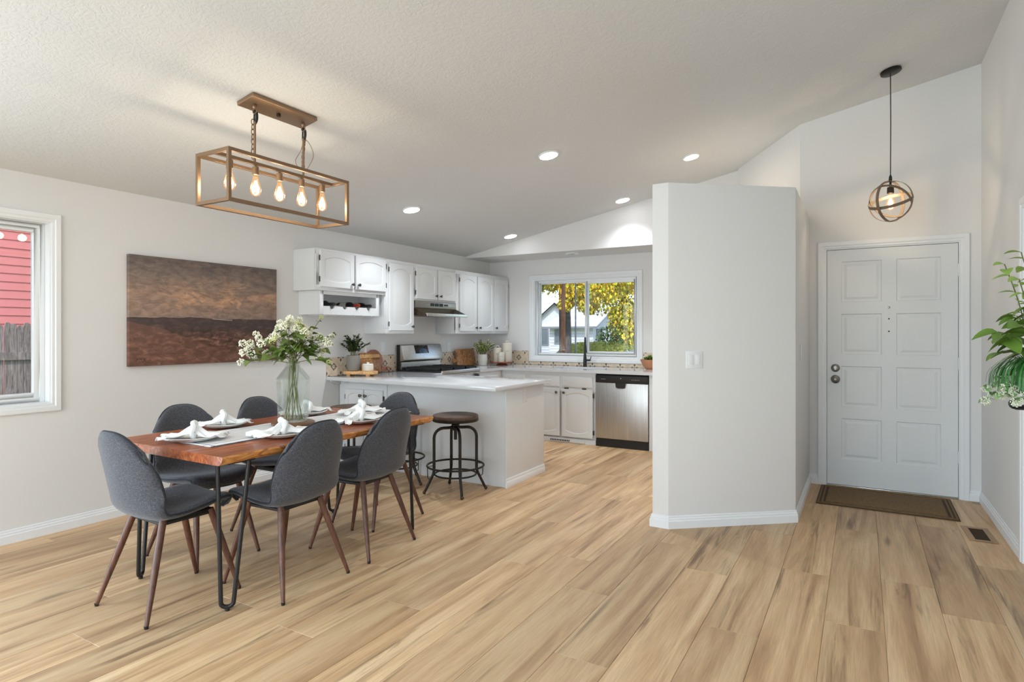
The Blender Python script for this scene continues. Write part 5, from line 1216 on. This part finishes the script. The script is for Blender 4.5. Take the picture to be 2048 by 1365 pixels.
lb = thing('leaning_branch', 'bare pale branch leaning beside the dark bush', 'branch', (-5.9, 18.4, GZ)); MB().tube([(-.5,0,0),(.1,.1,1.2),(.5,.1,2.0)], [.05,.035,.02], 8).build('limb', m_pole, lb, smooth=True); MB().tube([(-.3,0,.0),(.4,.1,1.1)], [.04,.02], 8).build('limb', m_pole, lb, smooth=True)
hg = thing('hedge', 'low clipped yellow green hedge below the kitchen window view', 'hedge', (-5.75, 14.3, GZ))
b = MB(); nx, ny = 40, 12; vs = []; fs = []
for i in range(nx+1):
    for j in range(ny+1):
        u = i/nx*2-1; a = pi*j/ny; e = (1-abs(u)**4)**.5; vs.append((u*1.5, -.5*cos(a)*e, (1.46+.05*mnoise.noise(Vector((u*6,a,0))))*e*sin(a)**.5 if 0 < j < ny else 0))
for i in range(nx):
    for j in range(ny): fs.append((i*(ny+1)+j, (i+1)*(ny+1)+j, (i+1)*(ny+1)+j+1, i*(ny+1)+j+1))
b.add(vs, fs); b.build('hedge_body', m_hedge, hg, smooth=True)
def hp(q): u = q.uniform(-.95,.95); a = q.uniform(.2, pi-.2); e = (1-abs(u)**4)**.5; return Vector((u*1.5, -.52*cos(a)*e, 1.48*e*sin(a)**.5))
leaves('foliage', hg, m_hedge, 2600, hp, .05, 47)
# parked car, only its roof shows above the sill
car = thing('parked_car', 'silver white parked car whose roof shows at the window corner', 'car', (-5.05, 10.75, GZ), radians(4))
m_carp = mat('silver_car_paint', (222,224,228), .25, .1, coat=.6); m_tyre = mat('tyre_rubber', (28,28,29), .8)
sec = [(-.0,.35),(.05,.75),(.95,.88),(1.45,1.36),(2.6,1.42),(3.4,1.0),(4.2,.92),(4.3,.4)]
b = MB(); loops = []
for i in range(len(sec)): pass
b.prism([(0,.30),(4.3,.30),(4.3,.86),(3.45,.95),(.95,.90),(.05,.74)], -.85, .85, Matrix(((1,0,0,0),(0,0,1,0),(0,1,0,0),(0,0,0,1)))); b.build('body', m_carp, car, bevel=.06, seg=3)
b = MB(); b.prism([(.92,.88),(3.5,.93),(2.75,1.38),(1.5,1.38)], -.72, .72, Matrix(((1,0,0,0),(0,0,1,0),(0,1,0,0),(0,0,0,1)))); b.build('cabin_glass', m_blackglass2, car, bevel=.05, seg=3)
b = MB(); b.prism([(1.42,1.36),(2.82,1.36),(2.6,1.43),(1.6,1.43)], -.70, .70, Matrix(((1,0,0,0),(0,0,1,0),(0,1,0,0),(0,0,0,1)))); [b.tube([(x0_,s_*.72,.9),(x1_,s_*.69,1.38)], .035, 6) for s_ in (-1,1) for x0_, x1_ in ((.95,1.46),(2.15,2.1),(3.42,2.78))]; b.build('roof', m_carp, car, smooth=True, angle=40)
for x in (.85, 3.4):
    for s_ in (-1, 1): MB().lathe([(.18,-.1),(.32,-.1),(.34,-.06),(.34,.06),(.32,.1),(.18,.1)], 24, Matrix.Translation((x, s_*.78, .34)) @ Matrix.Rotation(pi/2, 4, 'X')).build('wheel', m_tyre, car, smooth=True, angle=40)
# white picket porch at the right edge
wf = thing('white_fence', 'white slatted fence at right edge of the kitchen window view', 'fence', (-7.6, 29.0, GZ))
for k in range(16): box('picket', m_white_siding, (k*.22, k*.22+.10, -.02, .02, 0, 1.35), wf)
for z in (.2, 1.2): box('rail', m_white_siding, (0, 3.4, -.05, -.02, z, z+.1), wf)
